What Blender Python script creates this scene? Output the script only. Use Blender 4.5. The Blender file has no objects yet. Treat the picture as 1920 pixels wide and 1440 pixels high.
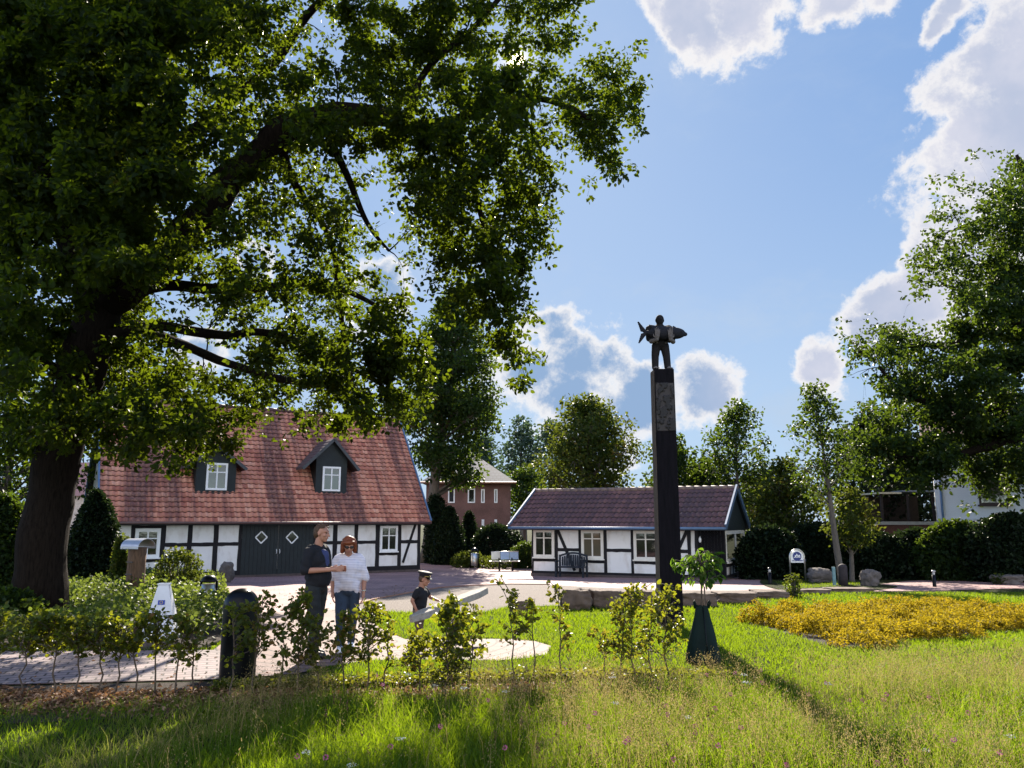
import bpy, bmesh, math, random
import numpy as np
from mathutils import Vector, Matrix, noise as mnoise

R = math.radians
SC = bpy.context.scene
COL = SC.collection
rng = np.random.default_rng(11)
random.seed(11)

# ------------------------------------------------------------------ camera
CAM_Z, FPX, PITCH = 1.8, 1500.0, math.atan(260 / 1500)
cam = bpy.data.cameras.new('camera')
cam.sensor_width = 36
cam.lens = 36 * FPX / 1920
cam.clip_start, cam.clip_end = 0.1, 6000
camo = bpy.data.objects.new('camera', cam)
camo.location = (0, 0, CAM_Z)
camo.rotation_euler = (math.pi / 2 + PITCH, 0, 0)
COL.objects.link(camo)
SC.camera = camo


def ray(px, py):
    x, y = (px - 960) / FPX, (720 - py) / FPX
    c, s = math.cos(PITCH), math.sin(PITCH)
    return Vector((x, c - y * s, s + y * c))


def P(px, py, Y):
    d = ray(px, py)
    return Vector((0, 0, CAM_Z)) + d * (Y / d.y)


def gz(Y):
    return -0.5 * min(max((Y - 12) / 24, 0), 1)


def G(px, py):
    d = ray(px, py)
    t = CAM_Z / -d.z
    for _ in range(30):
        t = (CAM_Z - gz(d.y * t)) / -d.z
    p = Vector((0, 0, CAM_Z)) + d * t
    return p


# ------------------------------------------------------------------ light
SUN_DIR = ray(968, 112).normalized()
EL = math.asin(SUN_DIR.z)
AZ = math.atan2(SUN_DIR.x, SUN_DIR.y)
EXPOSURE = 1.6
sl = bpy.data.lights.new('sun', 'SUN')
sl.energy = 5.0
sl.angle = R(0.5)
sl.color = (1.0, 0.90, 0.76)
so = bpy.data.objects.new('sun', sl)
so.rotation_euler = SUN_DIR.to_track_quat('Z', 'Y').to_euler()
so.location = (0, 0, 40)
COL.objects.link(so)

W = bpy.data.worlds.new('World')
SC.world = W
W.use_nodes = True


class NT:
    """tiny helper to wire shader nodes"""
    def __init__(s, tree):
        s.t = tree
        s.t.nodes.clear()

    def n(s, typ, **kw):
        nd = s.t.nodes.new(typ)
        ins = kw.pop('ins', {})
        for k, v in kw.items():
            setattr(nd, k, v)
        for k, v in ins.items():
            sock = nd.inputs[k]
            if isinstance(v, bpy.types.NodeSocket):
                s.t.links.new(v, sock)
            else:
                sock.default_value = v
        return nd

    def math(s, op, a, b=0.0, c=0.0, clamp=False):
        nd = s.n('ShaderNodeMath', operation=op, use_clamp=clamp, ins={0: a, 1: b, 2: c})
        return nd.outputs[0]

    def vmath(s, op, a, b=(0, 0, 0), out=0):
        nd = s.n('ShaderNodeVectorMath', operation=op, ins={0: a, 1: b})
        return nd.outputs[out]

    def mix(s, fac, a, b, blend='MIX'):
        nd = s.n('ShaderNodeMix', data_type='RGBA', blend_type=blend, ins={0: fac, 6: a, 7: b})
        return nd.outputs[2]

    def mapr(s, v, a, b, c=0.0, d=1.0, smooth=True):
        nd = s.n('ShaderNodeMapRange', interpolation_type='SMOOTHSTEP' if smooth else 'LINEAR',
                 ins={0: v, 1: a, 2: b, 3: c, 4: d})
        return nd.outputs[0]

    def noise(s, vec, scale, detail=4, rough=0.55, color=False):
        nd = s.n('ShaderNodeTexNoise', ins={'Vector': vec, 'Scale': scale, 'Detail': detail, 'Roughness': rough})
        return nd.outputs[1 if color else 0]

    def ramp(s, fac, stops):
        nd = s.n('ShaderNodeValToRGB', ins={0: fac})
        e = nd.color_ramp.elements
        while len(e) < len(stops):
            e.new(0.5)
        for el, (p, c) in zip(e, stops):
            el.position = p
            el.color = (*c, 1)
        return nd.outputs[0]


def build_world():
    t = NT(W.node_tree)
    sky = t.n('ShaderNodeTexSky', sky_type='NISHITA', sun_disc=False, sun_elevation=EL, sun_rotation=AZ,
              altitude=50, air_density=1.0, dust_density=0.35, ozone_density=2.6)
    d = t.n('ShaderNodeTexCoord').outputs['Generated']
    warp = t.vmath('SCALE', t.vmath('SUBTRACT', t.noise(d, 7.0, 6, 0.6, True), (0.5, 0.5, 0.5)))
    warp.node.inputs['Scale'].default_value = 0.075
    warp2 = t.vmath('SCALE', t.vmath('SUBTRACT', t.noise(d, 2.6, 2, 0.5, True), (0.5, 0.5, 0.5)))
    warp2.node.inputs['Scale'].default_value = 0.06
    dd = t.vmath('ADD', t.vmath('ADD', d, warp), warp2)
    # cumulus heaps: (px, py, radius px) read as directions in the sky
    heaps = [(1290, -10, 105), (1390, 0, 95), (1330, 50, 62), (1275, 55, 45),
             (1545, -8, 48), (1610, -25, 40), (1738, 40, 34), (1760, 5, 26),
             (1905, 130, 120), (1960, 40, 100), (1770, 195, 72), (1850, 280, 125), (1960, 300, 190), (1805, 298, 46),
             (1850, 345, 60),
             (1722, 487, 38), (1672, 562, 66), (1750, 565, 92), (1640, 620, 62), (1560, 695, 60), (1870, 505, 95),
             (1025, 615, 62), (1075, 668, 92), (990, 700, 90), (1140, 668, 52), (1060, 750, 95),
             (1195, 745, 80), (1130, 800, 80), (1320, 730, 66), (1545, 690, 48),
             (725, 525, 50), (690, 570, 50), (490, 480, 40), (395, 655, 55)]
    cur = None
    for (x, y, r) in heaps:
        c = ray(x, y).normalized()
        v = t.math('MULTIPLY', t.vmath('DISTANCE', dd, tuple(c), out=1), FPX / (r * 0.97))
        cur = v if cur is None else t.n('ShaderNodeMath', operation='SMOOTH_MIN', ins={0: cur, 1: v, 2: 0.32}).outputs[0]
    fb = t.math('ADD', t.math('MULTIPLY', t.math('SUBTRACT', t.noise(dd, 11, 9, 0.60), 0.5), 2.3), t.math('MULTIPLY', t.math('SUBTRACT', t.noise(d, 40, 8, 0.66), 0.5), 0.9))
    dens = t.math('ADD', t.math('SUBTRACT', 1.02, cur), fb)
    mask = t.mapr(dens, -0.05, 0.34)
    core = t.mapr(dens, 0.12, 0.70)
    # thin veil between the heaps
    veil = t.math('MULTIPLY', t.mapr(t.noise(t.vmath('MULTIPLY', dd, (1.0, 1.0, 2.2)), 4.0, 9, 0.62), 0.45, 0.72), t.mapr(t.n('ShaderNodeSeparateXYZ', ins={0: d}).outputs[2], 0.1, 0.5, 0.62, 0.22))
    sund = t.vmath('DOT_PRODUCT', d, tuple(SUN_DIR), out=1)
    rim = t.mix(t.mapr(sund, 0.70, 0.99), (1.98, 1.95, 2.02, 1), (2.25, 2.18, 2.12, 1))
    grey = t.mix(t.mapr(t.noise(d, 9, 5, 0.6), 0.35, 0.68), (1.12, 1.26, 1.62, 1), (1.50, 1.54, 1.80, 1))
    sp = t.n('ShaderNodeSeparateXYZ', ins={0: d})
    low = t.math('MULTIPLY', t.mapr(sp.outputs[0], 0.34, 0.16), t.mapr(sp.outputs[2], 0.52, 0.38))
    grey = t.mix(low, grey, (0.66, 0.98, 1.50, 1))
    ccol = t.mix(core, rim, grey)
    # clear blue tint of the air, paler low down
    up = t.n('ShaderNodeSeparateXYZ', ins={0: d}).outputs[2]
    tint = t.mix(t.mapr(up, 0.0, 0.45), (0.80, 0.97, 1.16, 1), (0.62, 0.86, 1.2, 1))
    base = t.mix(1.0, sky.outputs[0], tint, 'MULTIPLY')
    # a phone sensor's sky: compress the brightest air round the sun
    air = t.mix(t.mapr(up, 0.05, 0.55), (0.92, 1.24, 1.68, 1), (0.46, 0.82, 1.50, 1))
    base = t.mix(t.mapr(sund, 0.15, 0.62, 0.0, 0.97), base, air)
    # white fill added to the unseen sky behind the viewer, brightens shaded fronts
    back_fill = t.math('MULTIPLY', t.mapr(sund, 0.25, -0.45), t.mapr(t.noise(d, 2.4, 7, 0.6), 0.36, 0.54))
    base = t.mix(t.math('MULTIPLY', back_fill, t.mapr(up, -0.02, 0.10)), base, (4.6, 4.5, 4.45, 1))
    s1 = t.mix(veil, base, (1.15, 1.40, 1.75, 1))
    glow = t.math('MULTIPLY', t.math('POWER', t.math('MAXIMUM', sund, 0.0), 16), 0.30)
    s1 = t.mix(glow, s1, (1.75, 1.90, 2.05, 1))
    s2 = t.mix(mask, s1, ccol)
    disc = t.math('MULTIPLY', t.mapr(sund, 0.99994, 0.99999), 60.0)
    halo = t.math('MULTIPLY', t.math('POWER', t.math('MAXIMUM', sund, 0.0), 5000), 1.6)
    sunc = t.mix(1.0, (1.0, 0.80, 0.55, 1), (1, 1, 1, 1), 'MULTIPLY')
    sv = t.vmath('SCALE', sunc)
    t.t.links.new(t.math('ADD', disc, halo), sv.node.inputs['Scale'])
    s3 = t.vmath('ADD', s2, sv)
    bg = t.n('ShaderNodeBackground', ins={'Color': s3, 'Strength': 0.15})
    t.n('ShaderNodeOutputWorld', ins={0: bg.outputs[0]})


build_world()
SC.view_settings.view_transform = 'Standard'
SC.view_settings.look = 'None'
SC.view_settings.exposure = EXPOSURE
SC.view_settings.gamma = 1
SC.render.engine = 'CYCLES'
cy = SC.cycles
cy.use_denoising = True
cy.max_bounces = 7
cy.diffuse_bounces = 3
cy.glossy_bounces = 3
cy.transmission_bounces = 5
cy.transparent_max_bounces = 6
cy.sample_clamp_indirect = 6
cy.caustics_reflective = cy.caustics_refractive = False
SC.render.use_persistent_data = False


# ------------------------------------------------------------------ materials
MATS = {}


def base_mat(name):
    m = bpy.data.materials.new(name)
    m.use_nodes = True
    return m, NT(m.node_tree)


def mat(name, col, rough=0.7, var=0.25, scale=6.0, metal=0.0, bump=0.0, bscale=40.0, spec=0.35, col2=None, streak=None, coat=0.0):
    """plain surface with two scales of colour variation and optional bump"""
    if name in MATS:
        return MATS[name]
    m, t = base_mat(name)
    co = t.n('ShaderNodeTexCoord').outputs['Object']
    if streak:
        co = t.n('ShaderNodeMapping', ins={0: co, 3: streak}).outputs[0]
    n1 = t.noise(co, scale, 6, 0.6)
    c2 = col2 if col2 else tuple(max(0, c * (1 - var)) for c in col)
    c1 = tuple(min(1, c * (1 + var * 0.6)) for c in col)
    cc = t.ramp(n1, [(0.30, c2), (0.50, col), (0.72, c1)])
    b = t.n('ShaderNodeBsdfPrincipled', ins={'Base Color': cc, 'Roughness': rough, 'Metallic': metal,
                                             'Specular IOR Level': spec, 'Coat Weight': coat})
    if bump:
        bn = t.n('ShaderNodeBump', ins={'Strength': bump, 'Distance': 0.02, 'Height': t.noise(co, bscale, 6, 0.65)})
        t.t.links.new(bn.outputs[0], b.inputs['Normal'])
    t.n('ShaderNodeOutputMaterial', ins={0: b.outputs[0]})
    MATS[name] = m
    return m


def leaf_mat(name, stops, trans=(0.35, 0.50, 0.05), fac=0.45, rough=0.45, spec=0.35):
    """leaf: face attribute 'tone' picks the leaf's own colour; light passes through"""
    if name in MATS:
        return MATS[name]
    m, t = base_mat(name)
    a = t.n('ShaderNodeAttribute', attribute_name='tone').outputs['Fac']
    c = t.ramp(a, stops)
    p = t.n('ShaderNodeBsdfPrincipled', ins={'Base Color': c, 'Roughness': rough, 'Specular IOR Level': spec})
    tc = t.mix(0.75, c, (*trans, 1))
    tc = t.mix(t.mapr(a, 0.0, 1.0, 0.0, 0.35, False), tc, c)
    tr = t.n('ShaderNodeBsdfTranslucent', ins={0: tc})
    mx = t.n('ShaderNodeMixShader', ins={0: fac, 1: p.outputs[0], 2: tr.outputs[0]})
    t.n('ShaderNodeOutputMaterial', ins={0: mx.outputs[0]})
    MATS[name] = m
    return m


def paving_mat(name, polar=None, bw=0.2, bh=0.1, c1=(0.40, 0.30, 0.27), c2=(0.33, 0.26, 0.245), mortar=(0.17, 0.13, 0.11), ang=0.0, msize=0.008):
    m, t = base_mat(name)
    co = t.n('ShaderNodeTexCoord').outputs['Object']
    if polar:
        rel = t.vmath('SUBTRACT', co, (polar[0], polar[1], 0))
        s = t.n('ShaderNodeSeparateXYZ', ins={0: rel})
        r = t.math('SQRT', t.math('ADD', t.math('MULTIPLY', s.outputs[0], s.outputs[0]), t.math('MULTIPLY', s.outputs[1], s.outputs[1])))
        an = t.math('MULTIPLY', t.math('ARCTAN2', s.outputs[1], s.outputs[0]), 2.2)
        vec = t.n('ShaderNodeCombineXYZ', ins={0: an, 1: r}).outputs[0]
    else:
        vec = t.n('ShaderNodeMapping', ins={0: co, 2: (0, 0, ang)}).outputs[0]
    br = t.n('ShaderNodeTexBrick', ins={'Vector': vec, 'Color1': (*c1, 1), 'Color2': (*c2, 1), 'Mortar': (*mortar, 1),
                                        'Scale': 1.0, 'Mortar Size': msize, 'Mortar Smooth': 0.2, 'Bias': 0.0,
                                        'Brick Width': bw, 'Row Height': bh})
    n1 = t.mapr(t.noise(co, 0.7, 6, 0.6), 0.3, 0.7, 0.70, 1.16)
    n2 = t.mapr(t.noise(co, 14, 5, 0.7), 0.25, 0.75, 0.78, 1.12)
    sc = t.vmath('SCALE', br.outputs[0])
    t.t.links.new(t.math('MULTIPLY', n1, n2), sc.node.inputs['Scale'])
    bn = t.n('ShaderNodeBump', ins={'Strength': 0.5, 'Distance': 0.006, 'Height': t.math('SUBTRACT', t.math('MULTIPLY', t.noise(co, 60, 3), 0.3), br.outputs[1])})
    b = t.n('ShaderNodeBsdfPrincipled', ins={'Base Color': sc, 'Roughness': 0.8, 'Specular IOR Level': 0.3, 'Normal': bn.outputs[0]})
    t.n('ShaderNodeOutputMaterial', ins={0: b.outputs[0]})
    return m


def glass_mat(name='window_glass', col=(0.02, 0.025, 0.03), rough=0.04):
    if name in MATS:
        return MATS[name]
    m, t = base_mat(name)
    co = t.n('ShaderNodeTexCoord').outputs['Object']
    bn = t.n('ShaderNodeBump', ins={'Strength': 0.06, 'Distance': 0.02, 'Height': t.noise(co, 3.0, 2)})
    b = t.n('ShaderNodeBsdfPrincipled', ins={'Base Color': (*col, 1), 'Roughness': rough, 'Specular IOR Level': 0.9, 'Normal': bn.outputs[0]})
    t.n('ShaderNodeOutputMaterial', ins={0: b.outputs[0]})
    MATS[name] = m
    return m


def tile_mat(name, cols, dark, streak=0.5):
    """roof tiles: 'tone' per tile, moss and soot running down the slope in streaks"""
    m, t = base_mat(name)
    a = t.n('ShaderNodeAttribute', attribute_name='tone').outputs['Fac']
    co = t.n('ShaderNodeTexCoord').outputs['Object']
    c = t.ramp(a, cols)
    st = t.noise(t.n('ShaderNodeMapping', ins={0: co, 3: (1.25, 0.10, 0.10)}).outputs[0], 1.0, 5, 0.6)
    fine = t.noise(co, 9, 5, 0.7)
    f = t.math('MULTIPLY', t.mapr(st, 0.44, 0.60), t.mapr(fine, 0.25, 0.7, 0.45, 1.0))
    c = t.mix(t.math('MULTIPLY', f, streak), c, (*dark, 1))
    b = t.n('ShaderNodeBsdfPrincipled', ins={'Base Color': c, 'Roughness': 0.62, 'Specular IOR Level': 0.4})
    t.n('ShaderNodeOutputMaterial', ins={0: b.outputs[0]})
    return m


# ------------------------------------------------------------------ object helpers
def obj(name, me, m=None, parent=None):
    o = bpy.data.objects.new(name, me)
    COL.objects.link(o)
    if m is not None:
        me.materials.append(m)
    if parent is not None:
        o.parent = parent
    return o


def tag(o, label=None, cat=None, group=None, kind=None):
    if label:
        o['label'] = label
    if cat:
        o['category'] = cat
    if group:
        o['group'] = group
    if kind:
        o['kind'] = kind
    return o


def thing(name, label, cat, loc=(0, 0, 0), rz=0.0, group=None):
    o = bpy.data.objects.new(name, None)
    o.empty_display_size = 0.3
    COL.objects.link(o)
    o.location = loc
    o.rotation_euler = (0, 0, rz)
    return tag(o, label, cat, group)


def np_mesh(name, v, q, tone=None, smooth=False):
    """numpy verts (N,3) and quads (M,4) to a mesh"""
    me = bpy.data.meshes.new(name)
    v = np.ascontiguousarray(v, dtype=np.float32)
    q = np.ascontiguousarray(q, dtype=np.int32)
    me.vertices.add(len(v))
    me.vertices.foreach_set('co', v.ravel())
    me.loops.add(q.size)
    me.loops.foreach_set('vertex_index', q.ravel())
    me.polygons.add(len(q))
    k = q.shape[1]
    me.polygons.foreach_set('loop_start', np.arange(0, q.size, k, dtype=np.int32))
    me.polygons.foreach_set('loop_total', np.full(len(q), k, dtype=np.int32))
    if smooth:
        me.polygons.foreach_set('use_smooth', np.ones(len(q), dtype=bool))
    if tone is not None:
        at = me.attributes.new('tone', 'FLOAT', 'FACE')
        at.data.foreach_set('value', np.ascontiguousarray(tone, dtype=np.float32))
    me.update(calc_edges=True)
    return me


class MB:
    """collects shapes into one mesh"""
    def __init__(s):
        s.v, s.f = [], []

    def add(s, vs, fs):
        b = len(s.v)
        s.v += [tuple(p) for p in vs]
        s.f += [tuple(i + b for i in f) for f in fs]
        return s

    def box(s, x0, x1, y0, y1, z0, z1):
        vs = [(x, y, z) for z in (z0, z1) for y in (y0, y1) for x in (x0, x1)]
        return s.add(vs, [(0, 2, 3, 1), (4, 5, 7, 6), (0, 1, 5, 4), (2, 6, 7, 3), (0, 4, 6, 2), (1, 3, 7, 5)])

    def prism(s, poly, d):
        """poly: list of 3d points (one flat outline), d: extrusion vector"""
        n = len(poly)
        d = Vector(d)
        vs = [Vector(p) for p in poly] + [Vector(p) + d for p in poly]
        fs = [tuple(range(n)), tuple(range(2 * n - 1, n - 1, -1))] + [(i, i + n, (i + 1) % n + n, (i + 1) % n) for i in range(n)]
        return s.add(vs, fs)

    def bar(s, a, b, w, h, up=(0, 0, 1)):
        a, b = Vector(a), Vector(b)
        d = (b - a).normalized()
        u = Vector(up)
        if abs(d.dot(u)) > 0.98:
            u = Vector((0, 1, 0))
        sx = d.cross(u).normalized() * w / 2
        sy = sx.cross(d).normalized() * h / 2
        vs = [p + i * sx + j * sy for p in (a, b) for i, j in ((-1, -1), (1, -1), (1, 1), (-1, 1))]
        return s.add(vs, [(0, 1, 2, 3), (7, 6, 5, 4), (0, 4, 5, 1), (1, 5, 6, 2), (2, 6, 7, 3), (3, 7, 4, 0)])

    def tube(s, pts, rad, n=7, cap=True):
        pts = [Vector(p) for p in pts]
        if not hasattr(rad, '__len__'):
            rad = [rad] * len(pts)
        b = len(s.v)
        prev = None
        for i, p in enumerate(pts):
            d = (pts[min(i + 1, len(pts) - 1)] - pts[max(i - 1, 0)])
            d = d.normalized() if d.length > 1e-9 else Vector((0, 0, 1))
            if prev is None:
                u = Vector((0, 0, 1)) if abs(d.z) < 0.9 else Vector((1, 0, 0))
                x = d.cross(u).normalized()
            else:
                x = (prev - d * prev.dot(d)).normalized()
            prev = x
            y = d.cross(x)
            for k in range(n):
                a = 2 * math.pi * k / n
                s.v.append(tuple(p + (x * math.cos(a) + y * math.sin(a)) * rad[i]))
        for i in range(len(pts) - 1):
            for k in range(n):
                k2 = (k + 1) % n
                s.f.append((b + i * n + k, b + i * n + k2, b + (i + 1) * n + k2, b + (i + 1) * n + k))
        if cap:
            s.f.append(tuple(b + k for k in reversed(range(n))))
            s.f.append(tuple(b + (len(pts) - 1) * n + k for k in range(n)))
        return s

    def lathe(s, prof, n=24, c=(0, 0, 0), sq=None):
        """prof: list of (r, z); sq squashes x,y"""
        b = len(s.v)
        sx, sy = sq or (1, 1)
        for r, z in prof:
            for k in range(n):
                a = 2 * math.pi * k / n
                s.v.append((c[0] + r * sx * math.cos(a), c[1] + r * sy * math.sin(a), c[2] + z))
        for i in range(len(prof) - 1):
            for k in range(n):
                k2 = (k + 1) % n
                s.f.append((b + i * n + k, b + i * n + k2, b + (i + 1) * n + k2, b + (i + 1) * n + k))
        s.f.append(tuple(b + k for k in reversed(range(n))))
        s.f.append(tuple(b + (len(prof) - 1) * n + k for k in range(n)))
        return s

    def ball(s, c, r, n=12, m=8):
        rx, ry, rz = r if hasattr(r, '__len__') else (r, r, r)
        prof = [(math.sin(math.pi * (i + 0.02) / (m + 0.04)), -math.cos(math.pi * (i + 0.02) / (m + 0.04)) * rz) for i in range(m + 1)]
        return s.lathe(prof, n, c, (rx, ry))

    def build(s, name, m, parent=None, smooth=False, bevel=0.0, label=None):
        me = bpy.data.meshes.new(name)
        me.from_pydata(s.v, [], s.f)
        if bevel:
            bm = bmesh.new()
            bm.from_mesh(me)
            bmesh.ops.bevel(bm, geom=list(bm.edges), offset=bevel, segments=2, affect='EDGES', profile=0.6)
            bm.to_mesh(me)
            bm.free()
        me.update()
        if smooth:
            me.polygons.foreach_set('use_smooth', [True] * len(me.polygons))
            if smooth != 'all':
                me.set_sharp_from_angle(angle=R(40))
        o = obj(name, me, m, parent)
        if label:
            o['label'] = label
        return o


def soft(name, prims, m, parent=None, voxel=0.012, it=4, label=None, fold=0.0):
    """prims ('c',a,b,ra,rb) tapered capsules and ('e',centre,(rx,ry,rz),rot) ellipsoids, fused into ONE skin"""
    mb = MB()
    for p in prims:
        if p[0] == 'c':
            a, b, ra, rb = Vector(p[1]), Vector(p[2]), p[3], p[4]
            d = (b - a)
            L = d.length or 1e-4
            d = d / L
            pts, rad = [], []
            for k in (0.02, 0.5, 0.87):
                pts.append(a - d * ra * math.sqrt(max(0, 1 - k * k)))
                rad.append(ra * k)
            pts += [a, a + (b - a) * 0.5, b]
            rad += [ra, (ra + rb) / 2, rb]
            for k in (0.87, 0.5, 0.02):
                pts.append(b + d * rb * math.sqrt(max(0, 1 - k * k)))
                rad.append(rb * k)
            mb.tube(pts, rad, 14)
        else:
            q = MB().ball((0, 0, 0), p[2], 18, 12)
            M = Matrix.Translation(p[1]) @ (p[3].to_matrix().to_4x4() if len(p) > 3 else Matrix.Identity(4))
            mb.add([M @ Vector(v) for v in q.v], q.f)
    me = bpy.data.meshes.new('tmp')
    me.from_pydata(mb.v, [], mb.f)
    o = bpy.data.objects.new('tmp', me)
    COL.objects.link(o)
    r = o.modifiers.new('r', 'REMESH')
    r.mode = 'VOXEL'
    r.voxel_size = voxel
    r.use_smooth_shade = True
    sm = o.modifiers.new('s', 'SMOOTH')
    sm.factor = 0.5
    sm.iterations = it
    dg = bpy.context.evaluated_depsgraph_get()
    dg.update()
    me2 = bpy.data.meshes.new_from_object(o.evaluated_get(dg))
    bpy.data.objects.remove(o)
    bpy.data.meshes.remove(me)
    if fold:
        for v in me2.vertices:
            p = v.co
            a = mnoise.noise(Vector((p.x * 16, p.y * 16, p.z * 5.5 + 3))) + 0.6 * mnoise.noise(Vector((p.x * 9 + p.z * 14, p.y * 9, p.z * 12)))
            v.co = p + v.normal * a * fold
    me2.name = name
    me2.materials.clear()
    o2 = obj(name, me2, m, parent)
    if label:
        o2['label'] = label
    return o2


def rock(name, size, m, parent=None, seed=0, box=0.5, sub=4, rough=0.12):
    """a boulder: cube-sphere blend pushed about by noise, base at z=0"""
    bm = bmesh.new()
    bmesh.ops.create_cube(bm, size=2)
    bmesh.ops.subdivide_edges(bm, edges=list(bm.edges), cuts=2 ** sub - 1, use_grid_fill=True)
    off = Vector((seed * 7.3, seed * 3.1, seed * 1.7))
    for v in bm.verts:
        c = v.co.copy()
        s = c.normalized()
        p = s * (1 - box) + c * box * 0.86
        n = mnoise.fractal(s * 1.3 + off, 0.9, 2.1, 5) * rough * 2.2 + mnoise.noise(s * 6 + off) * rough * 0.35
        p = p * (1 + n)
        v.co = Vector((p.x * size[0] / 2, p.y * size[1] / 2, (p.z + 0.8) * size[2] / 1.75))
    me = bpy.data.meshes.new(name)
    bm.to_mesh(me)
    bm.free()
    me.polygons.foreach_set('use_smooth', [True] * len(me.polygons))
    return obj(name, me, m, parent)


# ------------------------------------------------------------------ foliage arrays
def unit(a):
    return a / np.maximum(np.linalg.norm(a, axis=1, keepdims=True), 1e-9)


def leaf_arrays(c, d, nrm, L, wr=0.36, fold=0.12, tip=0.12):
    """6-vertex folded leaves: base, tip and two shoulders each side of the midrib"""
    n = len(c)
    d = unit(d)
    s = unit(np.cross(d, nrm))
    w = np.cross(s, d)
    L = L.reshape(-1, 1)
    def pt(u, v, h):
        return c + d * L * u + s * L * v + w * L * h
    v = np.stack([pt(0, 0, 0), pt(1, 0, -tip), pt(0.30, wr, fold), pt(0.74, wr * 0.78, fold * 0.5), pt(0.30, -wr, fold), pt(0.74, -wr * 0.78, fold * 0.5)], 1).reshape(-1, 3)
    b = (np.arange(n) * 6).reshape(-1, 1)
    q = np.concatenate([b + np.array([[0, 4, 5, 1]]), b + np.array([[0, 1, 3, 2]])], 1).reshape(-1, 4)
    return v, q


def rand_unit(n):
    return unit(rng.normal(size=(n, 3)))


def sprig_leaves(sp, per, rad, L, tone=None, spread=1.0, wr=0.36, up=0.5, out=None, flat=0.75):
    """leaves round sprig centres sp (M,3); tone (M,) per sprig"""
    m = len(sp)
    idx = np.repeat(np.arange(m), per)
    off = rand_unit(m * per) * (rng.random((m * per, 1)) ** 0.5) * rad
    off[:, 2] *= flat
    c = sp[idx] + off
    d = unit(off) * 0.9 + rand_unit(m * per) * 0.7 + np.array([0, 0, -0.25])
    nr = rand_unit(m * per) * 0.9 + np.array([0, 0, up])
    ln = L * rng.uniform(0.65, 1.2, m * per)
    v, q = leaf_arrays(c, d, nr, ln, wr)
    tn = rng.random(m * per) * 0.45
    tn = tn + (0.275 if tone is None else tone[idx] * 0.55)
    return v, q, np.repeat(np.clip(tn, 0, 1), 2)


def merge(parts):
    vs, qs, ts, b = [], [], [], 0
    for v, q, t in parts:
        vs.append(v)
        qs.append(q + b)
        ts.append(t)
        b += len(v)
    return np.concatenate(vs), np.concatenate(qs), np.concatenate(ts)


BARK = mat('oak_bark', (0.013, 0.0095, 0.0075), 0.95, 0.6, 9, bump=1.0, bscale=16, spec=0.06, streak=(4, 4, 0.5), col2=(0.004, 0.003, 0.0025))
BARK2 = mat('grey_bark', (0.10, 0.085, 0.07), 0.9, 0.4, 8, bump=0.6, bscale=25, streak=(3, 3, 0.7))
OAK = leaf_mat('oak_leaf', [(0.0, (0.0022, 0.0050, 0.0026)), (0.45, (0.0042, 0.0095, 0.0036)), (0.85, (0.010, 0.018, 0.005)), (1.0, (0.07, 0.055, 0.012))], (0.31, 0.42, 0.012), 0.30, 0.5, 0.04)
GREEN = leaf_mat('tree_leaf', [(0.0, (0.004, 0.0095, 0.0045)), (0.5, (0.009, 0.020, 0.007)), (0.9, (0.022, 0.038, 0.010)), (1.0, (0.09, 0.07, 0.014))], (0.20, 0.30, 0.015), 0.33, 0.5, 0.09)
YGREEN = leaf_mat('turning_leaf', [(0.0, (0.010, 0.021, 0.006)), (0.5, (0.022, 0.038, 0.009)), (0.85, (0.07, 0.065, 0.012)), (1.0, (0.16, 0.09, 0.018))], (0.24, 0.29, 0.02), 0.34, 0.5, 0.09)
FAR = leaf_mat('hazed_far_leaf', [(0.0, (0.022, 0.040, 0.030)), (0.5, (0.036, 0.060, 0.042)), (1.0, (0.05, 0.07, 0.04))], (0.13, 0.21, 0.08), 0.3, 0.6, 0.1)  # bluish haze of distance mixed into the leaf colour
DARKLEAF = leaf_mat('evergreen_leaf', [(0.0, (0.003, 0.007, 0.004)), (0.6, (0.007, 0.014, 0.006)), (1.0, (0.02, 0.034, 0.010))], (0.06, 0.10, 0.02), 0.2, 0.45, 0.10)


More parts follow.
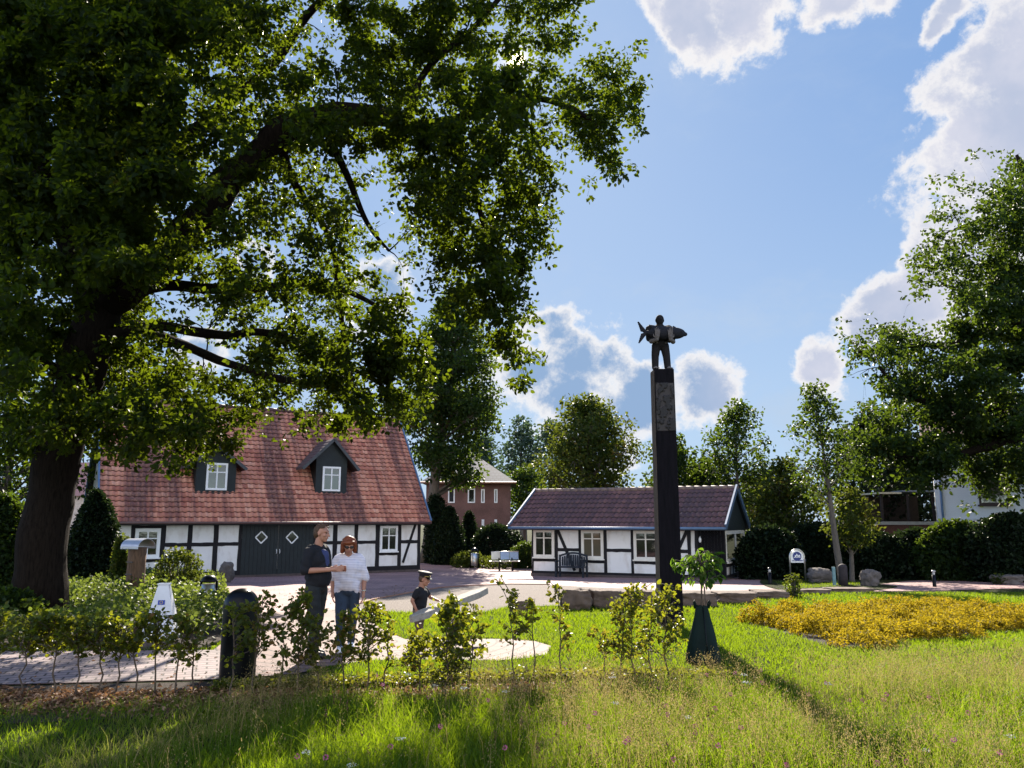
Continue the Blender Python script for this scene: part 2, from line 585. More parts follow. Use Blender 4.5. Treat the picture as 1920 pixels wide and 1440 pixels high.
def tree(name, label, cat, px, Y, top_py, wpx, low_py, lm=GREEN, leaf=0.17, n_clump=34, per=9, dens=1.0, shape='round',
         lean=0.0, trunk_r=None, group=None, base_px=None, seed=1, fill=1.0, bark=BARK2, depth=1.0):
    """one broadleaf tree: a tapered trunk with limbs and a crown of leaf sprigs held in uneven boughs"""
    global rng
    rng = np.random.default_rng(seed)
    top = P(px, top_py, Y)
    low = P(px, low_py, Y)
    bx = base_px if base_px is not None else px
    base = Vector((P(bx, 980, Y).x, Y, gz(Y)))
    H = top.z - low.z
    RR = wpx / 2 / FPX * Y
    root = thing(name, label, cat, base, 0, group)
    prof = {'round': lambda t: math.sin(math.pi * min(1, t * 0.92 + 0.10)) ** 0.62,
            'cone': lambda t: (1 - t) ** 0.75 * min(1, 0.45 + t * 3) + 0.07,
            'egg': lambda t: math.sin(math.pi * (min(1, t * 0.96 + 0.04)) ** 0.72) ** 0.75 + 0.06}[shape]
    cl, tries = [], 0
    while len(cl) < n_clump and tries < n_clump * 30:
        tries += 1
        t = rng.random() ** 0.85
        r = RR * prof(t)
        a = rng.random() * 2 * math.pi
        q = rng.random() ** 0.45 * 0.88
        rc = RR * rng.uniform(0.17, 0.33) * (0.65 + 0.35 * prof(t))
        c = np.array([top.x + lean * (t - 0.5) + math.cos(a) * r * q, Y + math.sin(a) * r * q * depth, low.z + H * t * 0.97])
        if all(np.linalg.norm(c - o[0]) > 0.62 * (rc + o[1]) * 0.8 for o in cl):
            cl.append((c, rc))
    mb = MB()
    tr = trunk_r or max(0.09, RR * 0.07)
    b0 = Vector((0, 0, -0.1))
    apex = Vector((top.x - base.x + lean * 0.4, 0, low.z + H * 0.86 - base.z))
    tp = [b0.lerp(apex, k) + Vector((math.sin(k * 7 + seed) * tr * 0.7 * k, math.cos(k * 5 + seed) * tr * 0.7 * k, 0)) for k in (0, 0.06, 0.2, 0.4, 0.6, 0.8, 1)]
    mb.tube(tp, [tr * 1.5, tr * 1.1, tr, tr * 0.8, tr * 0.55, tr * 0.3, tr * 0.08], 9)
    parts = []
    bl = np.array(base)
    for c, rc in cl:
        cv = Vector(c - bl)
        k = min(0.95, max(0.12, (cv.z - 0.35 * (Vector((cv.x - apex.x * cv.z / max(apex.z, .1), cv.y, 0)).length) - 0.3) / apex.z))
        st = b0.lerp(apex, k)
        md = st.lerp(cv, 0.5) + Vector((rng.normal() * 0.1, rng.normal() * 0.1, 0.12)) * rc
        r0 = tr * 0.36 * (1 - k * 0.7)
        mb.tube([st, md, cv], [r0, r0 * 0.6, r0 * 0.2], 5, False)
        for _ in range(3):
            e = cv + Vector(rand_unit(1)[0]) * rc * 0.85
            mb.tube([md, cv.lerp(e, 0.4), e], [r0 * 0.4, r0 * 0.25, r0 * 0.1], 4, False)
        ns = max(5, int(dens * 8.5 * (rc / leaf) ** 2 / per))
        sp = rand_unit(ns) * (rng.random((ns, 1)) ** 0.38) * rc * 1.15
        sp[:, 2] *= 0.8
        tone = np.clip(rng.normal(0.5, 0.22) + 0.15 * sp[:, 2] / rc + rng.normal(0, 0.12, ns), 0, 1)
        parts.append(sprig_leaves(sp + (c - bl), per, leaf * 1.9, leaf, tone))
    if fill:
        # loose inner leaves that keep the middle of the crown from being hollow
        ns = int(n_clump * 5 * fill)
        t = rng.random(ns) ** 0.9
        r = np.array([prof(x) for x in t]) * RR * 0.72 * rng.random(ns) ** 0.5
        a = rng.random(ns) * 2 * math.pi
        sp = np.stack([top.x + np.cos(a) * r, Y + np.sin(a) * r, low.z + H * 0.95 * t], 1) - bl
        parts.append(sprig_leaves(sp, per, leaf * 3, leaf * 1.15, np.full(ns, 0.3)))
    mb.build('trunk', bark, root, 'all')
    v, q, tn = merge(parts)
    obj('crown', np_mesh('crown', v, q, tn), lm, root)
    return root


def bush(name, label, cat, px, Y, base_py, top_py, wpx, lm=DARKLEAF, leaf=0.09, n=1400, shape='dome', group=None, seed=3, depth=1.0, per=8, stems=True, z0=None):
    """shrub: leaf sprigs over a lumpy shell on a few stems"""
    global rng
    rng = np.random.default_rng(seed)
    X = P(px, 980, Y).x
    base = Vector((X, Y, gz(Y) if z0 is None else z0))
    H = P(px, top_py, Y).z - base.z
    RR = wpx / 2 / FPX * Y
    root = thing(name, label, cat, base, 0, group)
    u = rng.random(n)
    a = rng.random(n) * 2 * math.pi
    q = rng.random(n) ** 0.22
    if shape == 'dome':
        z = u
        r = np.sqrt(np.maximum(0, 1 - (np.maximum(z - 0.25, 0) / 0.75) ** 2)) * np.where(z < 0.25, 0.85 + z * 0.6, 1)
    elif shape == 'cone':
        z = u ** 1.35
        r = (1 - z) ** 0.72 * (0.82 + 0.18 * np.minimum(1, z * 8))
    else:  # column
        z = u
        r = np.sqrt(np.maximum(0, 1 - np.maximum(0, (z - 0.7) / 0.3) ** 2)) * (0.8 + 0.2 * np.minimum(1, z * 6))
    lump = np.array([mnoise.noise(Vector((math.cos(A) * 1.6 + seed, math.sin(A) * 1.6, Z * 3.0 * max(1, H / (2 * RR))))) for A, Z in zip(a, z)])
    r = r * q * RR * (1 + 0.22 * lump)
    sp = np.stack([np.cos(a) * r, np.sin(a) * r * depth, z * H * (0.98 + 0.06 * lump)], 1)
    v, qd, tn = sprig_leaves(sp, per, leaf * 1.6, leaf, np.clip(0.45 + lump * 0.5 + rng.normal(0, 0.12, n), 0, 1))
    if stems:
        mb = MB()
        for k in range(5):
            A = k * 1.26 + seed
            mb.tube([(0, 0, -0.05), (math.cos(A) * RR * 0.25, math.sin(A) * RR * 0.25 * depth, H * 0.4), (math.cos(A) * RR * 0.4, math.sin(A) * RR * 0.4 * depth, H * 0.8)],
                    [0.04, 0.03, 0.01], 5)
        mb.build('stem', BARK2, root, 'all')
    obj('foliage', np_mesh('foliage', v, qd, tn), lm, root)
    return root


# ================================================================== GROUND
def sheet(name, poly, lift, m, kind='structure', label=None, grid=None):
    """flat ground cover: outline draped on the ground, split where the slope changes"""
    bm = bmesh.new()
    vs = [bm.verts.new((p[0], p[1], 0)) for p in poly]
    bm.faces.new(vs)
    bmesh.ops.triangulate(bm, faces=list(bm.faces))
    for yc in (12, 36):
        bmesh.ops.bisect_plane(bm, geom=list(bm.verts) + list(bm.edges) + list(bm.faces), plane_co=(0, yc, 0), plane_no=(0, 1, 0))
    for v in bm.verts:
        v.co.z = gz(v.co.y) + lift
    bmesh.ops.recalc_face_normals(bm, faces=list(bm.faces))
    if sum(f.normal.z for f in bm.faces) < 0:
        bmesh.ops.reverse_faces(bm, faces=list(bm.faces))
    me = bpy.data.meshes.new(name)
    bm.to_mesh(me)
    bm.free()
    o = obj(name, me, m)
    return tag(o, label, None, None, kind)


def gp(lst):
    return [tuple(G(x, y)[:2]) for x, y in lst]


def smooth_poly(pts, n=4):
    """closed Catmull-Rom through ground points"""
    out, N = [], len(pts)
    for i in range(N):
        p0, p1, p2, p3 = [np.array(pts[(i + k) % N]) for k in (-1, 0, 1, 2)]
        for j in range(n):
            t = j / n
            out.append(tuple(0.5 * (2 * p1 + (p2 - p0) * t + (2 * p0 - 5 * p1 + 4 * p2 - p3) * t * t + (3 * p1 - p0 - 3 * p2 + p3) * t ** 3)))
    return out


m_soil, t = base_mat('lawn_soil')
co = t.n('ShaderNodeTexCoord').outputs['Object']
c = t.ramp(t.noise(co, 1.3, 7, 0.65), [(0.3, (0.018, 0.028, 0.006)), (0.52, (0.030, 0.044, 0.009)), (0.72, (0.055, 0.058, 0.016))])
c = t.mix(t.mapr(t.noise(co, 55, 4, 0.7), 0.4, 0.7), c, (0.03, 0.02, 0.011, 1))
bn = t.n('ShaderNodeBump', ins={'Strength': 1.0, 'Distance': 0.05, 'Height': t.noise(co, 45, 5, 0.7)})
b = t.n('ShaderNodeBsdfPrincipled', ins={'Base Color': c, 'Roughness': 1.0, 'Specular IOR Level': 0.1, 'Normal': bn.outputs[0]})
t.n('ShaderNodeOutputMaterial', ins={0: b.outputs[0]})
sheet('ground', [(-2500, -40), (2500, -40), (2500, 5000), (-2500, 5000)], 0.0, m_soil, label='grassy ground under the lawn and the hedge')

M_PLAZA = paving_mat('plaza_paving', None, 0.21, 0.105, (0.35, 0.205, 0.190), (0.29, 0.180, 0.172), (0.15, 0.09, 0.08), ang=0.5)
_pc = G(690, 1205)
M_PATH = paving_mat('path_bricks', (_pc.x, _pc.y), 0.55, 0.22, (0.205, 0.122, 0.104), (0.155, 0.098, 0.086), (0.026, 0.015, 0.012), msize=0.018)
M_PATH2 = paving_mat('path_setts', None, 0.24, 0.16, (0.26, 0.195, 0.185), (0.205, 0.162, 0.158), (0.045, 0.034, 0.032), ang=-0.35, msize=0.013)
M_GRAVEL = mat('gravel', (0.15, 0.122, 0.105), 0.95, 0.35, 30, bump=0.8, bscale=70)
M_KERB = mat('kerb_brick', (0.30, 0.15, 0.10), 0.85, 0.3, 12, bump=0.3)

plaza = gp([(640, 1143), (560, 1150), (480, 1148), (430, 1130), (415, 1095), (330, 1084), (150, 1074)]) + [(-21, 33.5), (-6, 47), (0.5, 47.5), (9, 41)] + \
    gp([(1420, 1078), (1448, 1090), (1478, 1104), (1380, 1108), (1250, 1107), (1100, 1101), (1031, 1096.5), (956, 1096), (881, 1099), (825, 1102.5), (769, 1112), (700, 1125)])
sheet('plaza', plaza, 0.004, M_PLAZA, label='pinkish brick paved yard in front of the two half-timbered houses')
gravel = gp([(640, 1143.4), (700, 1125.4), (769, 1112.4), (825, 1102.9), (881, 1099.4), (956, 1096.4), (1031, 1096.9), (1100, 1101.4), (1250, 1107.4), (1380, 1108.4), (1478, 1104.4),
             (1420, 1122), (1250, 1130), (1056, 1136), (956, 1138), (900, 1150), (783, 1150), (700, 1147)])
sheet('gravel_path', gravel, 0.008, M_GRAVEL, label='grey gravel strip curving between the yard and the lawn')
path = gp([(-260, 1300), (-260, 1222), (120, 1222), (400, 1220), (432, 1196), (425, 1160), (430, 1133), (480, 1147.5), (560, 1149.5), (640, 1142.6), (668, 1150), (692, 1163), (720, 1183),
           (760, 1200), (880, 1199), (960, 1199.5), (1005, 1204), (1035, 1213), (1025, 1228), (985, 1236), (930, 1240), (846, 1239), (760, 1238), (690, 1240),
           (620, 1250), (560, 1264), (470, 1271), (400, 1276), (200, 1281), (0, 1286)])
sheet('brick_path', path, 0.012, M_PATH, label='round brick path with curved courses in the foreground')
pathl = gp([(-260, 1299), (-260, 1223), (120, 1223), (398, 1221), (430, 1222), (440, 1240), (436, 1272), (400, 1275.5), (200, 1280.5), (0, 1285.5)])
sheet('sett_path', pathl, 0.016, M_PATH2, label='sett paved path running left behind the young hedge')
pathr = gp([(1470, 1106), (1560, 1101), (1640, 1097), (1700, 1090), (1800, 1085), (2300, 1086), (2300, 1104), (1900, 1104), (1760, 1108), (1640, 1109.5), (1500, 1110.5)])
sheet('side_path', pathr, 0.012, M_PLAZA, label='paved path passing behind the lawn towards the right')

# raised kerb along the gravel, one bent strip of bricks
kb = MB()
kpts = [G(x, y) for x, y in [(640, 1143), (700, 1125), (769, 1112), (825, 1102.5), (881, 1099), (956, 1096), (1031, 1096.5)]]
kpts = [Vector((p.x, p.y, gz(p.y) + 0.012)) for p in kpts]
for i in range(len(kpts) - 1):
    kb.bar(kpts[i], kpts[i + 1], 0.09, 0.05)
tag(kb.build('kerb', M_KERB), 'low red brick edging between the paved yard and the gravel', kind='structure')

soilm = mat('mulch', (0.026, 0.016, 0.010), 1.0, 0.6, 18, bump=1.0, bscale=50)
sheet('hedge_bed', gp([(-260, 1302), (0, 1288), (200, 1283), (420, 1279), (560, 1272), (700, 1262), (860, 1254), (1000, 1252), (1180, 1252), (1300, 1250), (1330, 1268),
                       (1200, 1285), (1000, 1292), (800, 1305), (600, 1318), (480, 1326), (200, 1350), (-260, 1370)]), 0.006, soilm,
      label='bare brown soil strip the young hedge grows in')
sheet('shrub_bed_soil', gp([(-260, 1218), (120, 1218), (395, 1216), (428, 1194), (421, 1160), (424, 1130), (409, 1097), (330, 1087), (150, 1078), (-260, 1080)]), 0.008, soilm,
      label='planted bed of soil between the oak and the paved path')


# ================================================================== HALF-TIMBERED HOUSES
PLASTER = mat('white_plaster', (0.80, 0.78, 0.75), 0.9, 0.05, 2.2, bump=0.4, bscale=12, col2=(0.64, 0.60, 0.55), streak=(1, 1, 0.55))
TIMBER = mat('tarred_timber', (0.009, 0.008, 0.010), 0.75, 0.4, 8, bump=0.5, bscale=25)
BOARD = mat('dark_green_boards', (0.010, 0.016, 0.018), 0.6, 0.35, 5, bump=0.2, bscale=18)
WHITE = mat('white_paint', (0.80, 0.80, 0.79), 0.4, 0.05, 4)
CREAM = mat('cream_paint', (0.72, 0.68, 0.60), 0.5, 0.08, 4)
GLASS = glass_mat('window_glass', (0.012, 0.012, 0.012), 0.05)
GLASSW = glass_mat('curtained_glass', (0.10, 0.085, 0.06), 0.05)
ZINC = mat('zinc_sheet', (0.10, 0.165, 0.27), 0.5, 0.15, 5, metal=0.2)
PLINTH = mat('plinth_stone', (0.09, 0.07, 0.065), 0.9, 0.3, 6, bump=0.5)
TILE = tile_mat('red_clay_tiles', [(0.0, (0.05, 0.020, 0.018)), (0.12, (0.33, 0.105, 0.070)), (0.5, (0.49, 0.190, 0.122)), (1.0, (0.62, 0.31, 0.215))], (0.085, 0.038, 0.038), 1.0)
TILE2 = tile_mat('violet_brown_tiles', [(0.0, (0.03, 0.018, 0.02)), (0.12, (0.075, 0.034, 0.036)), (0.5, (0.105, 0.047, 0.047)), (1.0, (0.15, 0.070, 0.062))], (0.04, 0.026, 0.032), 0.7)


def hewn(u0, u1, v0, v1, w0, w1, j=0.012):
    """a slightly crooked hand-hewn beam along its longer side"""
    mb = MB()
    n = 5
    r = random.Random(int((u0 * 917 + w0 * 331 + u1 * 53) * 10))
    up = (w1 - w0) > (u1 - u0)
    for i in range(n):
        k0, k1 = i / n, (i + 1) / n
        if i == 0:
            a0, a1 = r.uniform(-j, j) * 0.3, r.uniform(-j, j) * 0.3
        b0, b1 = (r.uniform(-j, j), r.uniform(-j, j)) if i < n - 1 else (0, 0)
        if up:
            z0, z1 = w0 + (w1 - w0) * k0, w0 + (w1 - w0) * k1
            mb.prism([(u0 + a0, v0, z0), (u1 + a1, v0, z0), (u1 + b1, v0, z1), (u0 + b0, v0, z1)], (0, v1 - v0, 0))
        else:
            x0, x1 = u0 + (u1 - u0) * k0, u0 + (u1 - u0) * k1
            mb.prism([(x0, v0, w0 + a0), (x1, v0, w0 + b0), (x1, v0, w1 + b1), (x0, v0, w1 + a1)], (0, v1 - v0, 0))
        a0, a1 = b0, b1
    return mb


class House:
    """a facade frame: u along the wall, v into the house, w up"""
    def __init__(s, root, org, ang):
        s.root, s.o, s.a = root, Vector(org), ang
        s.d = Vector((math.cos(ang), math.sin(ang), 0))
        s.b = Vector((-math.sin(ang), math.cos(ang), 0))

    def loc(s, p):
        r = Vector(p) - s.o
        return Vector((r.dot(s.d), r.dot(s.b), r.z))

    def front(s, px, py, v=0.0):
        """pixel to facade coordinates on the plane v"""
        d = ray(px, py)
        o = Vector((0, 0, CAM_Z)) - s.o
        t = (v - o.dot(s.b)) / d.dot(s.b)
        q = o + d * t
        return q.dot(s.d), q.z

    def slope(s, px, py, v0, w0, tanp):
        """pixel onto the roof plane w = w0 + (v-v0) tanp"""
        d = ray(px, py)
        o = Vector((0, 0, CAM_Z)) - s.o
        # o.z + d.z t = w0 + (o.b + d.b t - v0) tanp
        t = (w0 + (o.dot(s.b) - v0) * tanp - o.z) / (d.z - d.dot(s.b) * tanp)
        q = o + d * t
        return q.dot(s.d), q.dot(s.b), q.z


def pan_roof(name, u0, u1, v0, w0, v1, w1, tw, th, m, parent, seed=1, lift=0.028, seg=5, wob=0.012):
    """a slope of pantiles: every course laid over the one below, rolls across, one tone per tile"""
    r = np.random.default_rng(seed)
    L = math.hypot(v1 - v0, w1 - w0)
    nc, nt = max(1, round(L / th)), max(1, round(abs(u1 - u0) / tw))
    dv, dw = (v1 - v0) / L, (w1 - w0) / L
    nv, nw = -dw, abs(dv)
    if v1 < v0:
        nv = dw
    us = np.linspace(u0, u1, nt * seg + 1)
    ph = (np.arange(nt * seg + 1) % seg) / seg
    prof = 0.022 * np.sin(ph * 2 * math.pi + 0.6) * (tw / 0.2)
    V, Q, T, b = [], [], [], 0
    for c in range(nc):
        a0, a1 = L * c / nc - 0.03, L * (c + 1) / nc
        jig = np.repeat(r.normal(0, wob * 0.5, nt), seg)
        jig = np.append(jig, jig[-1])
        sag = 0.02 * np.sin(us * 0.9 + seed) + 0.012 * np.sin(us * 2.3 + c * 0.2)
        rows = []
        for a, h in ((a0 + 0.0, -0.006), (a0, lift), (a1, 0.004)):
            aa = a + jig * (1 if h > 0.01 or h < 0 else 0)
            hh = h + prof + sag * 0.6
            rows.append(np.stack([us, v0 + dv * aa + nv * hh, w0 + dw * aa + nw * hh], 1))
        V.append(np.concatenate(rows))
        n = nt * seg + 1
        i = np.arange(nt * seg)
        for k in range(2):
            Q.append(np.stack([b + k * n + i, b + k * n + i + 1, b + (k + 1) * n + i + 1, b + (k + 1) * n + i], 1))
            T.append(np.repeat(np.clip(r.normal(0.52, 0.20, nt), 0.12, 1), seg) if k else np.zeros(nt * seg))  # risers get the darkest tone: shade between courses painted in
        b += 3 * n
    return obj(name, np_mesh(name, np.concatenate(V), np.concatenate(Q), np.concatenate(T)), m, parent)


def window(H, u0, u1, w0, w1, parent, bars=1, cross=0.62, name='window', frame=WHITE, glass=GLASS, fw=0.07, v=-0.03, depth=0.10, sill=True):
    """casement: outer frame and glazing bars, panes as a sub-part, ledge below"""
    f = MB()
    f.box(u0, u0 + fw, v - 0.02, v + depth, w0, w1)
    f.box(u1 - fw, u1, v - 0.02, v + depth, w0, w1)
    f.box(u0 + fw, u1 - fw, v - 0.018, v + depth, w1 - fw, w1)
    f.box(u0 + fw, u1 - fw, v - 0.018, v + depth, w0, w0 + fw)
    wc = w0 + (w1 - w0) * cross
    for k in range(bars):
        uc = u0 + (u1 - u0) * (k + 1) / (bars + 1)
        f.box(uc - 0.03, uc + 0.03, v - 0.012, v + 0.016, w0 + fw, w1 - fw)
    if cross:
        edges = [u0 + fw] + [u0 + (u1 - u0) * (k + 1) / (bars + 1) for k in range(bars)] + [u1 - fw]
        for k in range(bars + 1):
            f.box(edges[k] + (0.03 if k else 0), edges[k + 1] - (0.03 if k < bars else 0), v - 0.008, v + 0.0155, wc - 0.022, wc + 0.022)
    wo = f.build(name, frame, parent)
    MB().box(u0 + fw * 0.8, u1 - fw * 0.8, v + 0.016, v + 0.026, w0 + fw * 0.8, w1 - fw * 0.8).build('pane', glass, wo)
    if sill:
        MB().box(u0 - 0.04, u1 + 0.04, v - 0.07, v - 0.021, w0 - 0.045, w0 + 0.01).build('sill', frame, wo)
    return wo


def build_barn():
    ang = R(32)
    Y0 = 32.0
    o = P(195, 980, Y0)
    org = Vector((o.x, Y0, gz(Y0)))
    root = thing('half_timbered_barn', 'large half-timbered barn with red tiled roof, two dormers and dark double door', 'barn', org, ang)
    H = House(root, org, ang)
    uR = H.front(788, 1010)[0]
    w_eave = H.front(650, 979, -0.35)[1]
    w_top = w_eave + 0.30
    zs = H.front(400, 1075)[1]
    z_sill0, z_sill1 = H.front(400, 1080)[1], H.front(400, 1071)[1]
    gdrop = gz(45) - org.z
    D = 7.2
    # walls
    wl = MB().box(0, uR, 0, D, z_sill0, w_top)
    # gable triangles
    uo0, uo1 = H.front(184, 978, -0.45)[0], H.front(808, 976, -0.45)[0]
    ve = -0.45
    vr = D / 2
    # ridge height from the picture at the right verge
    du, dvz = H.front(745, 786, vr)
    w_r = dvz
    tanp = (w_r - w_eave) / (vr - ve)
    for u in (0.0, uR - 0.12):
        wl.prism([(u, 0.02, w_top), (u, D - 0.02, w_top), (u, vr, w_r - 0.12)], (0.12, 0, 0))
    wl.build('wall', PLASTER, root)
    MB().box(-0.03, uR + 0.03, -0.05, D + 0.05, gdrop - 0.4, z_sill0).build('plinth', PLINTH, root)
    T = 0.022

    def post(pxa, pxb, py=1010, w0=None, w1=None, name='post'):
        ua, ub = H.front(pxa, py)[0], H.front(pxb, py)[0]
        hewn(ua, ub, -T, 0.08, z_sill1 if w0 is None else w0, w_top if w1 is None else w1).build(name, TIMBER, root)
        return ua, ub
    uu = lambda px: H.front(px, 1010)[0]
    MB().box(-0.01, uR + 0.01, -T - 0.006, 0.1, z_sill0, z_sill1).build('sill_beam', TIMBER, root)
    for a, b_ in ((245, 252), (301, 310), (351, 360), (400, 409), (447, 453), (587, 592), (624, 632), (664, 671), (704, 711.5), (745.5, 752), (782.5, 788)):
        post(a, b_)
    wm = H.front(360, 1021)[1]
    hr = 0.075
    segs = [(310, 351), (360, 400), (409, 447), (592, 624), (632, 664), (671, 704), (752, 782.5)]
    for a, b_ in segs:
        hewn(uu(a), uu(b_), -T + 0.004, 0.08, wm - hr, wm + hr).build('rail', TIMBER, root)
    # braced bay at the right end
    u0, w0 = H.front(755, 1055)
    u1, w1 = H.front(780, 981)
    MB().bar((u0, 0.03, w0), (u1, 0.03, w1 + 0.05), 0.115, 0.12, (0, 1, 0)).build('brace', TIMBER, root)
    # windows: left and right with timber heads and panels below
    wa0, wa1 = H.front(276, 1046)[1], H.front(276, 991)[1]
    window(H, uu(253), uu(300.5), wa0, wa1, root, 1, 0.66, fw=0.13, v=-0.04)
    wb0, wb1 = H.front(728, 1034)[1], H.front(728, 986)[1]
    window(H, uu(712), uu(745), wb0, wb1, root, 1, 0.62, fw=0.11, v=-0.04)
    for a, b_, w in ((252, 301, wa0), (711.5, 745.5, wb0)):
        hewn(uu(a), uu(b_), -T + 0.004, 0.08, w - 0.17, w - 0.05).build('rail', TIMBER, root)
    for a, b_, w in ((252, 301, wa1), (711.5, 745.5, wb1)):
        hewn(uu(a), uu(b_), -T + 0.004, 0.08, w + 0.01, w + 0.13).build('rail', TIMBER, root)
    # double door with diamond lights
    dz0 = H.front(520, 1078)[1]
    ua, ub = uu(453), uu(587)
    um = (ua + ub) / 2
    for k, (a, b_) in enumerate(((ua, um - 0.008), (um + 0.008, ub))):
        f = MB()
        n = 9
        for i in range(n):
            x0, x1 = a + (b_ - a) * i / n, a + (b_ - a) * (i + 1) / n
            f.box(x0 + 0.004, x1 - 0.004, -0.045, 0.05, dz0 + 0.03, w_top - 0.1)
        dr = f.build('door', BOARD, root)
        cu, cw = H.front((490, 547.5)[k], 1007.5, -0.06)
        s = H.front((490, 547.5)[k] + 11, 1007.5, -0.06)[0] - cu
        fr = MB()
        pts = [(cu - s, cw), (cu, cw - s), (cu + s, cw), (cu, cw + s)]
        for i in range(4):
            p, q = pts[i], pts[(i + 1) % 4]
            fr.bar((p[0], -0.055, p[1]), (q[0], -0.055, q[1]), 0.05, 0.035, (0, 1, 0))
        lt = fr.build('diamond_window', WHITE, dr)
        MB().prism([(p[0], -0.048, p[1]) for p in pts], (0, 0.012, 0)).build('pane', GLASS, lt)
        hu = um + (-0.07, 0.07)[k]
        hw = H.front(522, 1034)[1]
        MB().tube([(hu, -0.05, hw - 0.09), (hu, -0.10, hw - 0.06), (hu, -0.10, hw + 0.06), (hu, -0.05, hw + 0.09)], 0.013, 6).build('handle', WHITE, dr)
    # roof
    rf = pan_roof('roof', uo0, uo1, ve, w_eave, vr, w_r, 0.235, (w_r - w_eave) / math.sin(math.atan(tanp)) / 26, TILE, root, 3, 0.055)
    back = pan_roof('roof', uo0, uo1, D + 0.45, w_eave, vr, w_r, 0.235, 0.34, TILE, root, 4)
    # boarding under the tiles closes the roof
    und = MB()
    und.prism([(uo0 + 0.03, ve + 0.03, w_eave - 0.07), (uo0 + 0.03, vr, w_r - 0.09), (uo0 + 0.03, D + 0.42, w_eave - 0.07), (uo0 + 0.03, D + 0.42, w_eave - 0.13), (uo0 + 0.03, vr, w_r - 0.2), (uo0 + 0.03, ve + 0.03, w_eave - 0.13)], (uo1 - uo0 - 0.06, 0, 0))
    und.build('roof_boarding', BOARD, root)
    rg = MB()
    n = int((uo1 - uo0) / 0.4)
    for i in range(n):
        a = uo0 + (uo1 - uo0) * i / n
        b_ = uo0 + (uo1 - uo0) * (i + 1) / n + 0.04
        rg.tube([(a, vr, w_r - 0.01), (b_, vr, w_r - 0.01)], [0.125, 0.105], 10)
    rg.build('ridge_tiles', TILE, root, 'all')
    for u in (uo0, uo1):
        vb = MB()
        for va, wa, vb_, wb in ((ve, w_eave, vr, w_r), (D + 0.45, w_eave, vr, w_r)):
            vb.bar((u, va, wa + 0.03), (u, vb_, wb + 0.03), 0.06, 0.19, (0, 0, 1))
        vb.build('verge_board', ZINC, root)
    g = MB()
    g.tube([(uo0, ve - 0.05, w_eave - 0.03), (uo1, ve - 0.05, w_eave - 0.03)], 0.055, 10)
    g.build('gutter', mat('brown_gutter', (0.10, 0.055, 0.05), 0.5, 0.2), root, 'all')
    MB().box(uo0 + 0.04, uo1 - 0.04, ve + 0.045, ve + 0.075, w_eave - 0.12, w_eave + 0.06).build('fascia', TIMBER, root)
    # dormers
    for (pc, pbot, pe, ptip, xl, xr, tl, tr, wx0, wx1, wy0, wy1) in ((404, 926, 877, 836, 367, 442, 344, 461, 386.5, 426, 868, 919),
                                                                  (620, 926, 879, 823, 592, 650, 565, 671, 604.5, 638, 875, 921)):
        uc, v0, wb = H.slope(pc, pbot, ve, w_eave, tanp)
        ua, ub = H.front(xl, 900, v0)[0], H.front(xr, 900, v0)[0]
        ta, tb = H.front(tl, pe, v0)[0], H.front(tr, pe, v0)[0]
        we = H.front(pc, pe, v0)[1]
        wt = H.front(pc, ptip, v0)[1]
        uc = (ua + ub) / 2
        bk = lambda w: ve + (w - w_eave) / tanp + 0.02
        wall = MB()
        sl = (wt - we) / ((tb - ta) / 2)
        wal = we + sl * ((tb - ta) / 2 - (ub - ua) / 2)
        wall.prism([(ua, v0, wb), (ub, v0, wb), (ub, v0, wal - 0.07), (uc, v0, wt - 0.09), (ua, v0, wal - 0.07)], (0, 0.1, 0))
        for u in (ua, ub - 0.06):
            wall.prism([(u, v0 + 0.1, wb), (u, v0 + 0.1, wal - 0.07), (u, bk(wal - 0.07), wal - 0.07)], (0.06, 0, 0))
        dm = wall.build('dormer', BOARD, root)
        rr = MB()
        fo = v0 - 0.22
        for sgn, te in ((-1, ta), (1, tb)):
            rr.prism([(uc, fo, wt), (te, fo, we), (te, bk(we) + 0.25, we), (uc, bk(wt) + 0.2, wt)], (0, 0, -0.07))
        for sgn, te in ((-1, ta), (1, tb)):
            nn = 9
            for i in range(nn):
                k0, k1 = i / nn, (i + 1) / nn
                x0, x1 = te + (uc - te) * k0, te + (uc - te) * k1
                z0, z1 = we + (wt - we) * k0, we + (wt - we) * k1
                rr.prism([(x0, fo, z0 + 0.045), (x1, fo, z1 + 0.02), (x1, bk(z1) + 0.1, z1 + 0.02), (x0, bk(z0) + 0.1, z0 + 0.045)], (0, 0, -0.022))
        rr.build('dormer_roof', mat('slate_brown_tiles', (0.085, 0.055, 0.052), 0.6, 0.4, 9), dm)
        vg = MB()
        for te in (ta, tb):
            vg.bar((te, fo - 0.012, we - 0.05), (uc, fo - 0.012, wt - 0.03), 0.03, 0.13, (0, 0, 1))
        vg.build('verge_board', mat('dark_grey_board', (0.06, 0.065, 0.07), 0.6, 0.3), dm)
        window(H, H.front(wx0, 895, v0)[0], H.front(wx1, 895, v0)[0], H.front(pc, wy1, v0)[1], H.front(pc, wy0, v0)[1], dm, 1, 0.66, fw=0.085, v=v0 - 0.03, sill=False)
    return H


BARN = build_barn()


